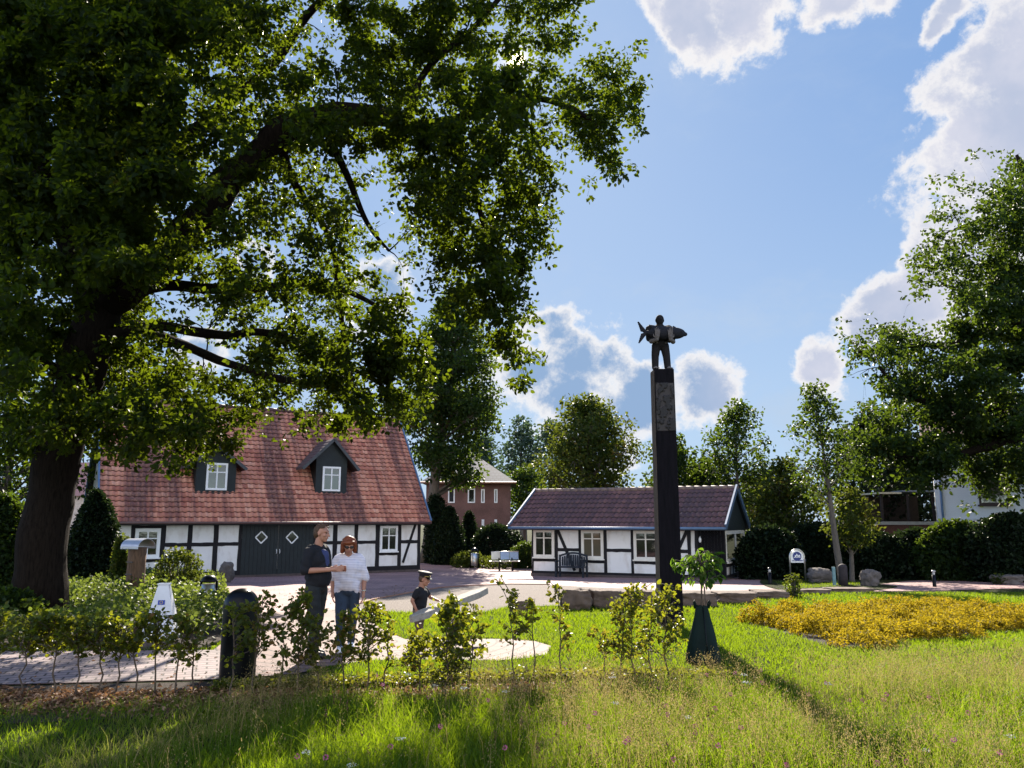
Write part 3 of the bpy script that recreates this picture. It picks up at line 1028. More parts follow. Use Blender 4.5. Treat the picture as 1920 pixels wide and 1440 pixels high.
def build_cottage():
    ang = R(-25)
    Y0 = 36.0
    o = P(997, 980, Y0)
    org = Vector((o.x, Y0, gz(Y0)))
    root = thing('half_timbered_cottage', 'small half-timbered cottage with dark brown tiled roof behind the carved column', 'cottage', org, ang)
    H = House(root, org, ang)
    uR = H.front(1358, 1020)[0]
    ve = -0.5
    w_eave = H.front(1150, 989, ve)[1]
    z1 = H.front(1120, 1073)[1]
    z0 = z1 - 0.10
    D = 5.0
    vr = D / 2
    w_r = H.front(1362, 915, vr)[1]
    tanp = (w_r - w_eave) / (vr - ve)
    w_top = w_eave + 0.5 * tanp - 0.12
    uu = lambda px: H.front(px, 1020)[0]
    wl = MB().box(0, uR, 0, D, z0, w_top)
    wl.prism([(uR - 0.1, 0.02, w_top), (uR - 0.1, D - 0.02, w_top), (uR - 0.1, vr, w_r - 0.1)], (0.1, 0, 0))
    wl.prism([(0, 0.02, w_top), (0, D - 0.02, w_top), (0, vr, w_r - 0.1)], (0.1, 0, 0))
    wl.build('wall', PLASTER, root)
    MB().box(-0.03, uR + 0.04, -0.05, D + 0.05, -0.5, z0).build('plinth', PLINTH, root)
    T = 0.022
    MB().box(-0.01, uR + 0.012, -T - 0.006, 0.1, z0, z1).build('sill_beam', TIMBER, root)
    for a, b_ in ((997.5, 1000.5), (1040, 1046), (1085, 1090), (1132, 1138), (1183, 1188), (1234, 1240), (1289, 1295.5), (1303, 1309)):
        hewn(uu(a), uu(b_), -T, 0.08, z1, w_top).build('post', TIMBER, root)
    wm = H.front(1160, 1032)[1]
    for a, b_ in ((1046, 1085), (1138, 1183), (1240, 1289)):
        hewn(uu(a), uu(b_), -T + 0.004, 0.08, wm - 0.07, wm + 0.07).build('rail', TIMBER, root)
    (ua, wa), (ub, wb) = H.front(1045, 992), H.front(1078, 1070)
    MB().bar((ua, 0.03, wa), (ub, 0.03, wb), 0.13, 0.11, (0, 1, 0)).build('brace', TIMBER, root)
    (ua, wa), (ub, wb) = H.front(1290, 990), H.front(1268, 1040)
    MB().bar((ua, 0.03, wa), (ub, 0.03, wb), 0.13, 0.11, (0, 1, 0)).build('brace', TIMBER, root)
    for (a, b_, py0, py1, gl) in ((1001, 1040, 1045, 993, GLASS), (1090.5, 1132, 1048, 994, GLASSW), (1188.5, 1234, 1050, 995, GLASS)):
        wv0, wv1 = H.front((a + b_) / 2, py0)[1], H.front((a + b_) / 2, py1)[1]
        window(H, uu(a), uu(b_), wv0, wv1, root, 1, 0.70, frame=CREAM, glass=gl, fw=0.12, v=-0.04)
        hewn(uu(a), uu(b_), -T + 0.004, 0.08, wv0 - 0.17, wv0 - 0.05).build('rail', TIMBER, root)
    # boarded entrance at the right end of the front
    f = MB()
    a, b_ = uu(1309), uR + 0.01
    n = 8
    for i in range(n):
        f.box(a + (b_ - a) * i / n + 0.004, a + (b_ - a) * (i + 1) / n - 0.004, -0.03, 0.06, z0 - 0.02, w_top)
    dr = f.build('door', mat('black_boards', (0.007, 0.0065, 0.008), 0.8, 0.3, 7, spec=0.1), root)
    lu, lw = H.front(1313, 1012, -0.05)
    MB().ball((lu, -0.10, lw), (0.06, 0.06, 0.12), 10, 6).tube([(lu, -0.10, lw + 0.1), (lu, -0.03, lw + 0.14)], 0.015, 6).build('wall_lamp', WHITE, root, 'all')

    # gable end on the right: coordinates (v, w) on the plane u = uR
    def side(px, py):
        d = ray(px, py)
        oo = Vector((0, 0, CAM_Z)) - H.o
        t = (uR - oo.dot(H.d)) / d.dot(H.d)
        q = oo + d * t
        return q.dot(H.b), q.z
    gb = MB()
    n = 18
    wg0 = w_eave - 0.12
    for i in range(n):
        va, vb = D * i / n, D * (i + 1) / n
        top = lambda v: w_r - 0.12 - abs(v - vr) * tanp
        tops = sorted([top(va), top(vb)])
        gb.prism([(uR + 0.001, va + 0.006, wg0), (uR + 0.001, vb - 0.006, wg0), (uR + 0.001, vb - 0.006, max(wg0 + .02, top(vb))), (uR + 0.001, va + 0.006, max(wg0 + .02, top(va)))], (0.035, 0, 0))
    gb.build('gable_boards', BOARD, root)
    va, vb = side(1357.5, 1020)[0], side(1397, 1000)[0]
    wh0 = side(1375, 1051)[1]
    wh1 = side(1375, 996)[1]
    fr = MB()
    X0, X1 = uR - 0.02, uR + 0.05
    fw = 0.11
    va = max(0.25, va)
    vb = min(D - 0.3, vb)
    for y in (va, (va + vb) / 2, vb):
        fr.box(X0, X1, y - fw / 2, y + fw / 2, wh0, wh1)
    for y0, y1 in ((va, (va + vb) / 2), ((va + vb) / 2, vb)):
        fr.box(X0, X1 - 0.004, y0 + fw / 2, y1 - fw / 2, wh1 - fw, wh1)
        fr.box(X0, X1 - 0.004, y0 + fw / 2, y1 - fw / 2, wh0, wh0 + fw)
    wo = fr.build('window', CREAM, root)
    MB().box(uR + 0.004, uR + 0.014, va + 0.04, vb - 0.04, wh0 + 0.05, wh1 - 0.05).build('pane', GLASS, wo)
    MB().box(uR + 0.05, uR + 0.12, va - 0.1, vb + 0.1, wh0 - 0.05, wh0 - 0.003).build('sill', CREAM, wo)
    gt = MB()
    for y in (0.06, D - 0.09):
        hewn(uR, uR + T, y - 0.08, y + 0.1, z1, wg0).build('post', TIMBER, root)
    red = mat('oxblood_timber', (0.20, 0.025, 0.018), 0.6, 0.2)
    for k, y in enumerate(np.linspace(0.2, D - 0.2, 7)[1:-1]):
        MB().box(uR, uR + T, y - (0.16 if k == 3 else 0.07), y + (0.16 if k == 3 else 0.07), z1, wh0 - 0.05).build('post', red if k == 3 else TIMBER, root, label='dark red panel post' if k == 3 else None)
    MB().box(uR, uR + T + 0.004, 0.0, D, z0, z1).build('sill_beam', TIMBER, root)
    hewn(uR, uR + T + 0.008, 0.14, D - 0.17, wh0 - 0.19, wh0 - 0.06).build('rail', TIMBER, root)
    # roof
    uo0, uo1 = H.front(954, 988, ve)[0], H.front(1349, 992, ve)[0]
    uo1 = max(uo1, uR + 0.18)
    L = math.hypot(w_r - w_eave, vr - ve)
    pan_roof('roof', uo0, uo1, ve, w_eave, vr, w_r, 0.22, L / 7.5, TILE2, root, 7, 0.05)
    pan_roof('roof', uo0, uo1, D + 0.5, w_eave, vr, w_r, 0.22, L / 7.5, TILE2, root, 8, 0.05)
    und = MB()
    und.prism([(uo0 + 0.03, ve + 0.03, w_eave - 0.07), (uo0 + 0.03, vr, w_r - 0.09), (uo0 + 0.03, D + 0.47, w_eave - 0.07), (uo0 + 0.03, D + 0.47, w_eave - 0.12), (uo0 + 0.03, vr, w_r - 0.18), (uo0 + 0.03, ve + 0.03, w_eave - 0.12)], (uo1 - uo0 - 0.06, 0, 0))
    und.build('roof_boarding', BOARD, root)
    rg = MB()
    n = int((uo1 - uo0) / 0.36)
    for i in range(n):
        a, b_ = uo0 + (uo1 - uo0) * i / n, uo0 + (uo1 - uo0) * (i + 1) / n + 0.05
        rg.tube([(a, vr, w_r + 0.0), (b_, vr, w_r)], [0.13, 0.105], 10)
    rg.build('ridge_tiles', tile_mat('lichened_ridge', [(0, (0.20, 0.13, 0.10)), (1, (0.3, 0.2, 0.15))], (0.1, 0.08, 0.07)), root, 'all')
    for u in (uo0, uo1):
        vb_ = MB()
        for va_, vc in ((ve, vr), (D + 0.5, vr)):
            vb_.bar((u, va_, w_eave + 0.03), (u, vc, w_r + 0.04), 0.07, 0.24, (0, 0, 1))
        vb_.build('verge_board', ZINC, root)
    MB().tube([(uo0, ve - 0.05, w_eave - 0.03), (uo1, ve - 0.05, w_eave - 0.03)], 0.06, 10).build('gutter', ZINC, root, 'all')
    MB().box(uo0 + 0.04, uo1 - 0.04, ve + 0.05, ve + 0.08, w_eave - 0.12, w_eave + 0.03).build('fascia', TIMBER, root)
    return H


COTTAGE = build_cottage()


# ================================================================== HOUSES BEHIND
def simple_window(px0, px1, py0, py1, Y, parent, org, frame=WHITE, depth=0.08, glass=GLASS, fw=0.09):
    a, b = P(px0, py1, Y) - org, P(px1, py0, Y) - org
    y = Y - org.y
    f = MB()
    f.box(a.x, a.x + fw, y - 0.05, y + depth, a.z, b.z)
    f.box(b.x - fw, b.x, y - 0.05, y + depth, a.z, b.z)
    f.box(a.x + fw, b.x - fw, y - 0.046, y + depth, b.z - fw, b.z)
    f.box(a.x + fw, b.x - fw, y - 0.046, y + depth, a.z, a.z + fw)
    wo = f.build('window', frame, parent)
    MB().box(a.x + 0.04, b.x - 0.04, y - 0.03, y - 0.02, a.z + 0.04, b.z - 0.04).build('pane', glass, wo)
    return wo


def brick_house():
    Y = 60.0
    a, b = P(798, 980, Y), P(957, 980, Y)
    org = Vector((a.x, Y, gz(Y)))
    root = thing('brick_house', 'red brick house with grey hipped roof standing behind the tall dark shrubs', 'house', org)
    w = b.x - a.x
    ze = P(880, 905, Y).z - org.z
    zr = P(866, 848, Y + 4).z - org.z
    brick = paving_mat('dull_red_brick', None, 0.25, 0.075, (0.20, 0.062, 0.050), (0.16, 0.052, 0.045), (0.17, 0.09, 0.075))
    MB().box(0, w, 0, 8, -0.3, ze).build('wall', brick, root)
    o_ = 0.45
    rf = MB()
    e = [(-o_, -o_, ze), (w + o_, -o_, ze), (w + o_, 8 + o_, ze), (-o_, 8 + o_, ze)]
    r0, r1 = (w * 0.44, 4, zr), (w * 0.5, 4, zr)
    rf.add(e + [r0, r1], [(0, 1, 5, 4), (1, 2, 5), (2, 3, 4, 5), (3, 0, 4), (3, 2, 1, 0)])
    gm, t = base_mat('grey_roof_tiles')
    co = t.n('ShaderNodeTexCoord').outputs['Object']
    br = t.n('ShaderNodeTexBrick', ins={'Vector': t.n('ShaderNodeMapping', ins={0: co, 2: (math.pi / 2, 0, 0)}).outputs[0], 'Color1': (0.10, 0.105, 0.115, 1), 'Color2': (0.075, 0.08, 0.088, 1),
                                        'Mortar': (0.05, 0.05, 0.055, 1), 'Scale': 1.0, 'Mortar Size': 0.03, 'Brick Width': 0.3, 'Row Height': 0.24})
    bb = t.n('ShaderNodeBsdfPrincipled', ins={'Base Color': br.outputs[0], 'Roughness': 0.55, 'Specular IOR Level': 0.25})
    t.n('ShaderNodeOutputMaterial', ins={0: bb.outputs[0]})
    rf.build('roof', gm, root)
    MB().tube([(-o_, -o_ - 0.06, ze - 0.02), (w + o_, -o_ - 0.06, ze - 0.02)], 0.08, 8).build('gutter', mat('copper_gutter', (0.25, 0.12, 0.08), 0.5), root)
    for c in ((840, 853, 914, 943), (877, 891, 916, 943), (902, 909, 917, 943), (926.5, 933, 917, 943), (903, 908, 974, 1002), (927, 932, 974, 1002)):
        simple_window(*c, Y - 0.0, root, org)
    return root


brick_house()


def white_house():
    Y = 42.0
    a = P(1760, 980, Y)
    org = Vector((a.x, Y, gz(Y)))
    root = thing('white_house', 'white painted brick house behind the right hand oak', 'house', org, R(-27))
    zt = P(1800, 845, Y).z - org.z
    wm = mat('white_brickwork', (0.74, 0.74, 0.73), 0.8, 0.06, 20, bump=0.3, bscale=25)
    MB().box(0, 12, 0, 8, -0.3, zt + 0.8).build('wall', wm, root)
    dark = mat('brown_window_frame', (0.06, 0.035, 0.03), 0.5)
    u = lambda px, py=930: (P(px, py, Y) - org)
    for x0, x1, y0, y1 in ((1826, 1868, 886, 947), (1955, 1995, 886, 947)):
        A, B = u(x0, y1), u(x1, y0)
        f = MB()
        f.box(A.x, A.x + 0.1, -0.03, 0.1, A.z, B.z).box(B.x - 0.1, B.x, -0.03, 0.1, A.z, B.z)
        f.box(A.x + 0.1, B.x - 0.1, -0.026, 0.1, B.z - 0.1, B.z).box(A.x + 0.1, B.x - 0.1, -0.026, 0.1, A.z, A.z + 0.1)
        wo = f.build('window', dark, root)
        MB().box(A.x + 0.05, B.x - 0.05, -0.012, -0.004, A.z + 0.05, B.z - 0.05).build('pane', GLASSW, wo)
        MB().box(A.x - 0.08, B.x + 0.08, -0.12, -0.031, A.z - 0.09, A.z).build('sill', dark, wo)
    fz = u(1800, 975).z
    fr = MB()
    for i in range(60):
        fr.box(0.35 + i * 0.19, 0.35 + i * 0.19 + 0.10, -0.05, 0.0, fz - 0.13, fz + 0.05)
    fr.box(0.0, 12, -0.03, 0.0, fz + 0.052, fz + 0.12)
    fr.build('dentil_band', wm, root)
    MB().tube([(0.22, -0.09, zt), (0.22, -0.09, -0.2)], 0.06, 10).build('downpipe', ZINC, root, 'all')
    rf = MB()
    rf.prism([(-0.5, -0.6, zt + 0.75), (-0.5, 4, zt + 2.6), (-0.5, 8.6, zt + 0.75)], (13, 0, 0))
    rf.build('roof', mat('brown_roof', (0.14, 0.06, 0.05), 0.7), root)
    return root


white_house()


def garage():
    Y = 40.0
    a, b = P(1618, 980, Y), P(1762, 980, Y)
    org = Vector((a.x, Y, gz(Y)))
    root = thing('flat_roof_garage', 'low brick garage with flat grey roof beside the white house', 'garage', org)
    w = b.x - a.x
    zt = P(1700, 984, Y).z - org.z
    MB().box(0, w, 0, 4, -0.3, zt).build('wall', mat('garage_brick', (0.13, 0.055, 0.045), 0.85, 0.3, 14, bump=0.3), root)
    MB().box(-0.2, w - 0.05, -0.25, 4.2, zt, zt + 0.16).build('roof', mat('roofing_felt', (0.34, 0.31, 0.28), 0.9, 0.2), root)
    return root


garage()


def shed():
    Y = 46.0
    a, b = P(1655, 980, Y), P(1757, 980, Y)
    org = Vector((a.x, Y, gz(Y)))
    root = thing('garden_shed', 'dark open garden shed with pale roof edge behind the flat garage', 'shed', org)
    w = b.x - a.x
    zt = P(1700, 926, Y).z - org.z
    dk = mat('dark_shed_wood', (0.030, 0.022, 0.018), 0.9, 0.4)
    MB().box(0, w, 2.0, 2.2, -0.2, zt - 0.1).build('wall', dk, root)
    for x in (0.05, w * 0.5, w - 0.1):
        MB().box(x - 0.06, x + 0.06, 0, 0.12, -0.2, zt).build('post', dk, root)
    MB().box(-0.1, w * 0.36, -0.2, 2.4, zt, zt + 0.09).build('roof', mat('pale_roof_edge', (0.55, 0.5, 0.35), 0.8), root)
    MB().box(w * 0.40, w + 0.1, -0.1, 2.3, zt + 0.12, zt + 0.2).build('canopy', mat('clear_canopy', (0.22, 0.24, 0.26), 0.3), root)
    MB().box(0, w, 0.02, 0.08, -0.2, zt * 0.45).build('lattice', dk, root)
    return root


shed()


def far_building():
    Y = 55.0
    a = P(100, 980, Y)
    org = Vector((a.x, Y, gz(Y)))
    root = thing('far_house', 'pinkish tiled house glimpsed between the oak trunk and the barn', 'house', org)
    zt, zr = P(150, 930, Y).z - org.z, P(150, 862, Y).z - org.z
    MB().box(0, 3.2, 0, 5, -0.3, zt).build('wall', mat('pale_render', (0.5, 0.42, 0.38), 0.9), root)
    MB().prism([(-0.3, -0.3, zt), (-0.3, 2.5, zr), (-0.3, 5.3, zt)], (3.9, 0, 0)).build('roof', mat('pink_tiles', (0.30, 0.16, 0.14), 0.7, 0.3, 10), root)


far_building()


# ================================================================== THE BIG OAK
def catmull(pts, n=5):
    out = []
    N = len(pts)
    for i in range(N - 1):
        p0, p1, p2, p3 = [np.array(pts[min(max(i + k, 0), N - 1)], float) for k in (-1, 0, 1, 2)]
        for j in range(n):
            t = j / n
            out.append(0.5 * (2 * p1 + (p2 - p0) * t + (2 * p0 - 5 * p1 + 4 * p2 - p3) * t * t + (3 * p1 - p0 - 3 * p2 + p3) * t ** 3))
    out.append(np.array(pts[-1], float))
    return out


def mask_tree(name, label, cat, base, limbs, cells, x0, y0, cs, depth_fn, leafL, per, k, lm, extra=None, seed=5, bark=BARK, sprig_r=0.20, jit=0.75, twig_r=0.012):
    """big crown: limbs as polylines, then boughs of leaf sprigs at their own distances, every bough tied to the nearest limb"""
    global rng
    rng = np.random.default_rng(seed)
    base = Vector(base)
    root = thing(name, label, cat, base)
    b = np.array(base)
    mb = MB()
    nodes, nrad = [], []
    for pts in limbs:
        q = [np.array([*P(x, y, Y), r / FPX * Y]) for x, y, r, Y in pts]
        cc = catmull(q, 6)
        P3 = [Vector(c[:3] - b) for c in cc]
        for i in range(1, len(P3)):
            r = cc[i][3]
            P3[i] = P3[i] + Vector((mnoise.noise(P3[i] * 1.1), mnoise.noise(P3[i] * 1.1 + Vector((9, 0, 0))), mnoise.noise(P3[i] * 1.1 + Vector((0, 9, 0))))) * min(0.12, r * 0.6)
        mb.tube(P3, [max(0.008, c[3] * (1 + 0.10 * mnoise.noise(Vector(c[:3]) * 2.3))) for c in cc], 14 if cc[0][3] > 0.25 else 8)
        for p, c in zip(P3, cc):
            nodes.append(np.array(p))
            nrad.append(c[3])
    boughs = []
    px_of = lambda c: x0 + c * cs
    near_left = x0 == 0
    for r, row in enumerate(cells):
        for c, ch in enumerate(row):
            d = int(ch) if ch.isdigit() else 0
            if d == 0:
                continue
            nb = 1 if d < 4 else (2 if d < 7 else 3)
            if near_left and px_of(c) < 470 and r < 13 and d > 7:
                nb = 8
            for _ in range(nb):
                px = x0 + (c + 0.5 + (rng.random() - 0.5) * 0.9) * cs
                py = y0 + (r + 0.5 + (rng.random() - 0.5) * 0.9) * cs
                Y = depth_fn(px, py)
                boughs.append((np.array(P(px, py, Y)) - b, d / min(nb, 3), cs / FPX * Y, (d / 8.0) ** 2.4))
    if extra:
        boughs += [(np.array(p) - b, d, s, 0.7) for p, d, s in extra]
    NN = np.array(nodes)
    NR = list(nrad)
    dist = [np.min(np.linalg.norm(NN - q[0], axis=1)) for q in boughs]
    order = np.argsort(dist)
    parts = []
    for oi in order:
        c, d, s, dw = boughs[oi]
        dd = np.linalg.norm(NN - c, axis=1) + np.maximum(0, NN[:, 2] - c[2] - 0.6) * 0.5
        j = int(np.argmin(dd))
        a = NN[j]
        L = np.linalg.norm(c - a)
        r0 = min(NR[j] * 0.6, twig_r + 0.010 * L)
        mid = (a + c) / 2 + np.array([0, 0, 0.12 * L]) + rng.normal(0, 0.08, 3) * L
        m1 = (a + mid) / 2 + rng.normal(0, 0.04, 3) * L
        mb.tube([a, m1, mid, c], [r0, r0 * 0.8, r0 * 0.6, r0 * 0.3], 5, False)
        NN = np.vstack([NN, mid[None], c[None]])
        NR += [r0 * 0.6, r0 * 0.4]
        n = max(1, int(round(d * k * dw * rng.uniform(0.75, 1.25))))
        sp = c + rng.normal(0, 1, (n, 3)) * s * jit * np.array([0.55, 0.6, 0.45])
        for e in sp[:: max(1, n // 3)]:
            mb.tube([mid, (mid + e) / 2 + np.array([0, 0, 0.05]), e], [r0 * 0.45, r0 * 0.3, 0.004], 4, False)
        tone = np.clip(rng.normal(0.48, 0.16, n) + rng.normal(0, 0.12), 0, 1)
        parts.append(sprig_leaves(sp, per, sprig_r, leafL, tone, wr=0.34))
    mb.build('trunk', bark, root, 'all')
    v, q, tn = merge(parts)
    obj('crown', np_mesh('crown', v, q, tn), lm, root)
    return root


OAKMAP = [
    "999999998888865888888885888100",
    "999999998888865488888776777100",
    "999999987777766589999876476154",
    "994999987777787778888888775686",
    "993999987777785558886888757887",
    "994999987777768878846888858887",
    "997999987777778889998887765784",
    "955999988677776633688888762671",
    "967999988567766655578888871450",
    "968999976677777751478888870000",
    "886699957777657761278888860000",
    "876589957776557765358888860000",
    "867799977776467774148888810000",
    "888899943677788886115888600000",
    "888899753567777777734488500000",
    "788899765545777778863338500000",
    "688899873224999999972005700000",
    "766898888636999999972000600000",
    "668889999888888999950000000000",
    "778778889888446988720000000000",
    "777358888885100320000000000000",
    "652135556530000000000000000000",
]


def oak_depth(px, py):
    n = mnoise.noise(Vector((px / 170, py / 130, 1.7)))
    if py > 540 and px > 690:
        return 15.0 + 0.8 * n + rng.normal(0, 0.5)
    if (py > 560 and px > 380) or (py > 430 and 560 < px < 720):
        if rng.random() < 0.60:
            return 24.0 + 1.2 * n + rng.normal(0, 0.6)
        return 14.6 + 0.8 * n + rng.normal(0, 0.5)
    if px > 640:
        return 15.8 + 2.6 * n + rng.normal(0, 1.0)
    if px < 470 and py < 520:
        return rng.uniform(10.5, 21.0)
    return 15.5 + 4.0 * n + rng.normal(0, 1.6)


OAKLIMBS = [
    [(76, 1180, 54, 15.5), (78, 1120, 46, 15.5), (84, 1000, 41, 15.5), (102, 880, 40, 15.5), (132, 760, 40, 15.5), (168, 650, 43, 15.5), (196, 545, 40, 15.5),
     (207, 440, 33, 15.5), (216, 330, 28, 15.4), (236, 200, 24, 15.3), (252, 60, 18, 15.2), (262, -120, 12, 15)],
    [(185, 585, 30, 15.5), (250, 530, 33, 15.4), (310, 480, 33, 15.3), (385, 395, 32, 15.2), (445, 325, 30, 15.2), (520, 255, 28, 15.2), (600, 222, 26, 15.3), (700, 216, 21, 15.5),
     (780, 236, 16, 15.6), (850, 226, 12, 15.7), (930, 193, 9, 15.8), (990, 185, 7, 15.9), (1060, 200, 6, 16), (1120, 235, 3, 16)],
    [(175, 640, 16, 15.5), (240, 622, 11, 15.2), (320, 614, 10, 15), (420, 630, 9, 14.8), (480, 622, 8, 14.8), (560, 642, 7, 15), (640, 680, 5, 15.2), (720, 725, 3, 15.4)],
    [(215, 560, 16, 15.5), (310, 533, 12, 15.8), (450, 542, 11, 16.2), (560, 532, 8, 16.8), (650, 548, 6, 17.5), (740, 590, 3, 18)],
    [(190, 560, 18, 15.5), (120, 500, 15, 15), (30, 480, 13, 14.5), (-90, 470, 10, 14)],
    [(188, 580, 28, 15.5), (112, 420, 25, 15.2), (62, 300, 25, 15), (35, 150, 23, 14.8), (0, -60, 18, 14.6)],
    [(210, 420, 16, 15.4), (300, 300, 13, 16), (420, 200, 11, 16.5), (520, 110, 9, 16.8), (575, 30, 8, 17), (650, -50, 6, 17)],
    [(840, 232, 7, 15.7), (880, 320, 6, 15.8), (905, 420, 5, 15.9), (925, 520, 4, 16), (960, 610, 2.5, 16), (970, 680, 1.5, 16)],
    [(600, 222, 10, 15.3), (650, 330, 7, 16), (690, 420, 5, 16.5), (730, 470, 3, 17)],
    [(520, 255, 11, 15.2), (560, 360, 8, 16.5), (620, 450, 6, 18), (640, 600, 5, 20), (660, 720, 4, 22)],
    [(185, 600, 18, 15.6), (240, 610, 14, 18), (330, 640, 10, 20.5), (450, 690, 8, 22), (580, 720, 6, 23), (700, 740, 3, 23.5)],
    [(140, 730, 12, 15.5), (90, 680, 9, 15.2), (20, 650, 7, 15), (-80, 640, 5, 15)],
    [(760, 232, 8, 15.6), (800, 130, 7, 16), (880, 60, 6, 16.2), (960, -30, 5, 16.5)],
]
# the part of the crown above and left of the frame
_r = np.random.default_rng(2)
OAKEXTRA = []
for _ in range(230):
    px, py = _r.uniform(-420, 1040), _r.uniform(-420, 10)
    if py > -30 and px > 0:
        continue
    if px < 0:
        py = _r.uniform(-400, 760)
    Y = _r.normal(15.5, 2.5)
    if ((px - 350) / 800) ** 2 + ((py - 250) / 720) ** 2 < 1.0:
        OAKEXTRA.append((P(px, py, Y), 13, 0.9))
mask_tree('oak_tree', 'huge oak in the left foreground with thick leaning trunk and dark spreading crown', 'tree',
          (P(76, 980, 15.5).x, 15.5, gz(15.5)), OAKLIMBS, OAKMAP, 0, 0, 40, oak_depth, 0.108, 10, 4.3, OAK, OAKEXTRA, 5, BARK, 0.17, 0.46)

OAK2MAP = [
    "000000326", "000004447", "000004368", "000035678", "000056578", "000066689", "000056789", "000004789",
    "156645899", "367776889", "136778889", "016888888", "157888888", "468888888", "576788888", "343365667", "000003124"]
OAK2EXTRA = []
for _ in range(150):
    px, py = _r.uniform(1930, 2420), _r.uniform(300, 900)
    if ((px - 2050) / 400) ** 2 + ((py - 640) / 350) ** 2 < 1.0:
        OAK2EXTRA.append((P(px, py, _r.normal(34, 2.6)), 8, 1.3))
mask_tree('oak_tree', 'broad oak at the right edge whose leaves hang in front of the white house', 'tree',
          (P(2010, 980, 34).x, 34, gz(34)),
          [[(2010, 1085, 26, 34), (2005, 900, 22, 34), (1990, 700, 19, 34), (1960, 520, 14, 34), (1930, 360, 8, 34), (1905, 290, 3, 34)],
           [(1990, 720, 12, 34), (1880, 760, 9, 33), (1780, 760, 7, 32), (1700, 740, 5, 32), (1650, 690, 3, 32)],
           [(1985, 640, 10, 34), (1900, 600, 8, 34), (1800, 640, 6, 33), (1700, 650, 4, 33), (1610, 660, 2, 33)],
           [(1960, 520, 9, 34), (1900, 420, 6, 34), (1850, 412, 5, 33), (1790, 430, 3, 33)],
           [(1995, 800, 12, 34), (1880, 830, 9, 33), (1750, 860, 6, 32), (1650, 850, 4, 32)]],
          OAK2MAP, 1560, 280, 40, lambda px, py: 33 + 3.2 * mnoise.noise(Vector((px / 90, py / 80, 4.2))) + rng.normal(0, 1.2),
          0.175, 9, 9.5, GREEN, OAK2EXTRA, 9, BARK, 0.30, 0.50, 0.02)

# ------------------------------------------------------------------ other trees
TG = 'trees behind the houses'
tree('tall_tree', 'tall dark broadleaf tree rising behind the right end of the barn', 'tree', 850, 48, 545, 205, 905, GREEN, 0.20, 96, 9, 1.9, 'egg', 0.4, 0.34, TG, 800, 21, 1.2)
tree('maple_tree', 'round maple with yellowing leaves directly behind the cottage roof', 'tree', 1100, 45, 738, 205, 945, YGREEN, 0.19, 60, 9, 1.15, 'egg', 0, 0.3, TG, None, 22, 1.2)
tree('small_tree', 'slim tree half hidden behind the carved column', 'tree', 1257, 45, 812, 130, 950, GREEN, 0.18, 34, 9, 1.0, 'egg', 0, None, TG, None, 23, 1.0)
tree('lime_tree', 'pointed lime tree standing above the right end of the cottage roof', 'tree', 1378, 44, 752, 150, 950, GREEN, 0.18, 44, 9, 0.95, 'egg', 0.2, None, TG, None, 24, 0.7)
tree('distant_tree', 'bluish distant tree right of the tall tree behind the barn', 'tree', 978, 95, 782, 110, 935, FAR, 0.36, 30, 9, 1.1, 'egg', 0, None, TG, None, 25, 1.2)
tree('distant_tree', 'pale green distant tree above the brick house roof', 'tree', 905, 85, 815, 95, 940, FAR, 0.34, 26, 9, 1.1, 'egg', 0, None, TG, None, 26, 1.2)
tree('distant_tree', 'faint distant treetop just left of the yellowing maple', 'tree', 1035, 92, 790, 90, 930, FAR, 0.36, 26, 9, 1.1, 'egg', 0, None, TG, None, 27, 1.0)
tree('distant_tree', 'low bushy tree between the brick house and the cottage roof', 'tree', 985, 70, 878, 110, 975, GREEN, 0.26, 26, 9, 1.1, 'round', 0, None, TG, None, 28, 1.2)
tree('young_oak', 'slender young oak with thin straight trunk beside the black bollard', 'tree', 1530, 29, 715, 148, 925, GREEN, 0.13, 44, 8, 0.62, 'egg', -0.2, 0.11, None, 1572, 29, 0.35)
tree('bushy_tree', 'leafy bush-like tree behind the arched sign', 'tree', 1468, 38, 862, 170, 1010, YGREEN, 0.17, 40, 9, 1.0, 'round', 0, 0.16, TG, None, 30, 1.0)
tree('bushy_tree', 'low yellow-tinged bush tree beside the thin young trunk', 'tree', 1590, 31, 918, 105, 1020, YGREEN, 0.13, 26, 9, 1.0, 'round', 0, 0.09, TG, None, 31, 1.0)
tree('dense_tree', 'dense dark tree between the young oak and the garden shed', 'tree', 1625, 50, 775, 190, 985, DARKLEAF, 0.24, 46, 9, 1.1, 'round', 0, 0.25, TG, None, 32, 1.2)
tree('dense_tree', 'dark tree standing behind the garden shed roof', 'tree', 1712, 53, 850, 170, 1000, DARKLEAF, 0.24, 40, 9, 1.1, 'round', 0, 0.25, TG, None, 36, 1.2)
tree('dense_tree', 'dark leafy tree right behind the cottage gable', 'tree', 1435, 46, 880, 150, 1010, GREEN, 0.2, 36, 9, 1.1, 'round', 0, 0.2, TG, None, 33, 1.2)
tree('dense_tree', 'dark tree showing beyond the oak trunk at the left edge', 'tree', 20, 34, 690, 330, 1000, GREEN, 0.2, 46, 9, 0.8, 'round', 0, 0.25, TG, None, 34, 0.8)
tree('small_tree', 'dull green rounded treetop peeping over the cottage roof right of the column', 'tree', 1310, 47, 868, 130, 955, GREEN, 0.19, 34, 9, 1.1, 'round', 0, None, TG, None, 35, 1.2)

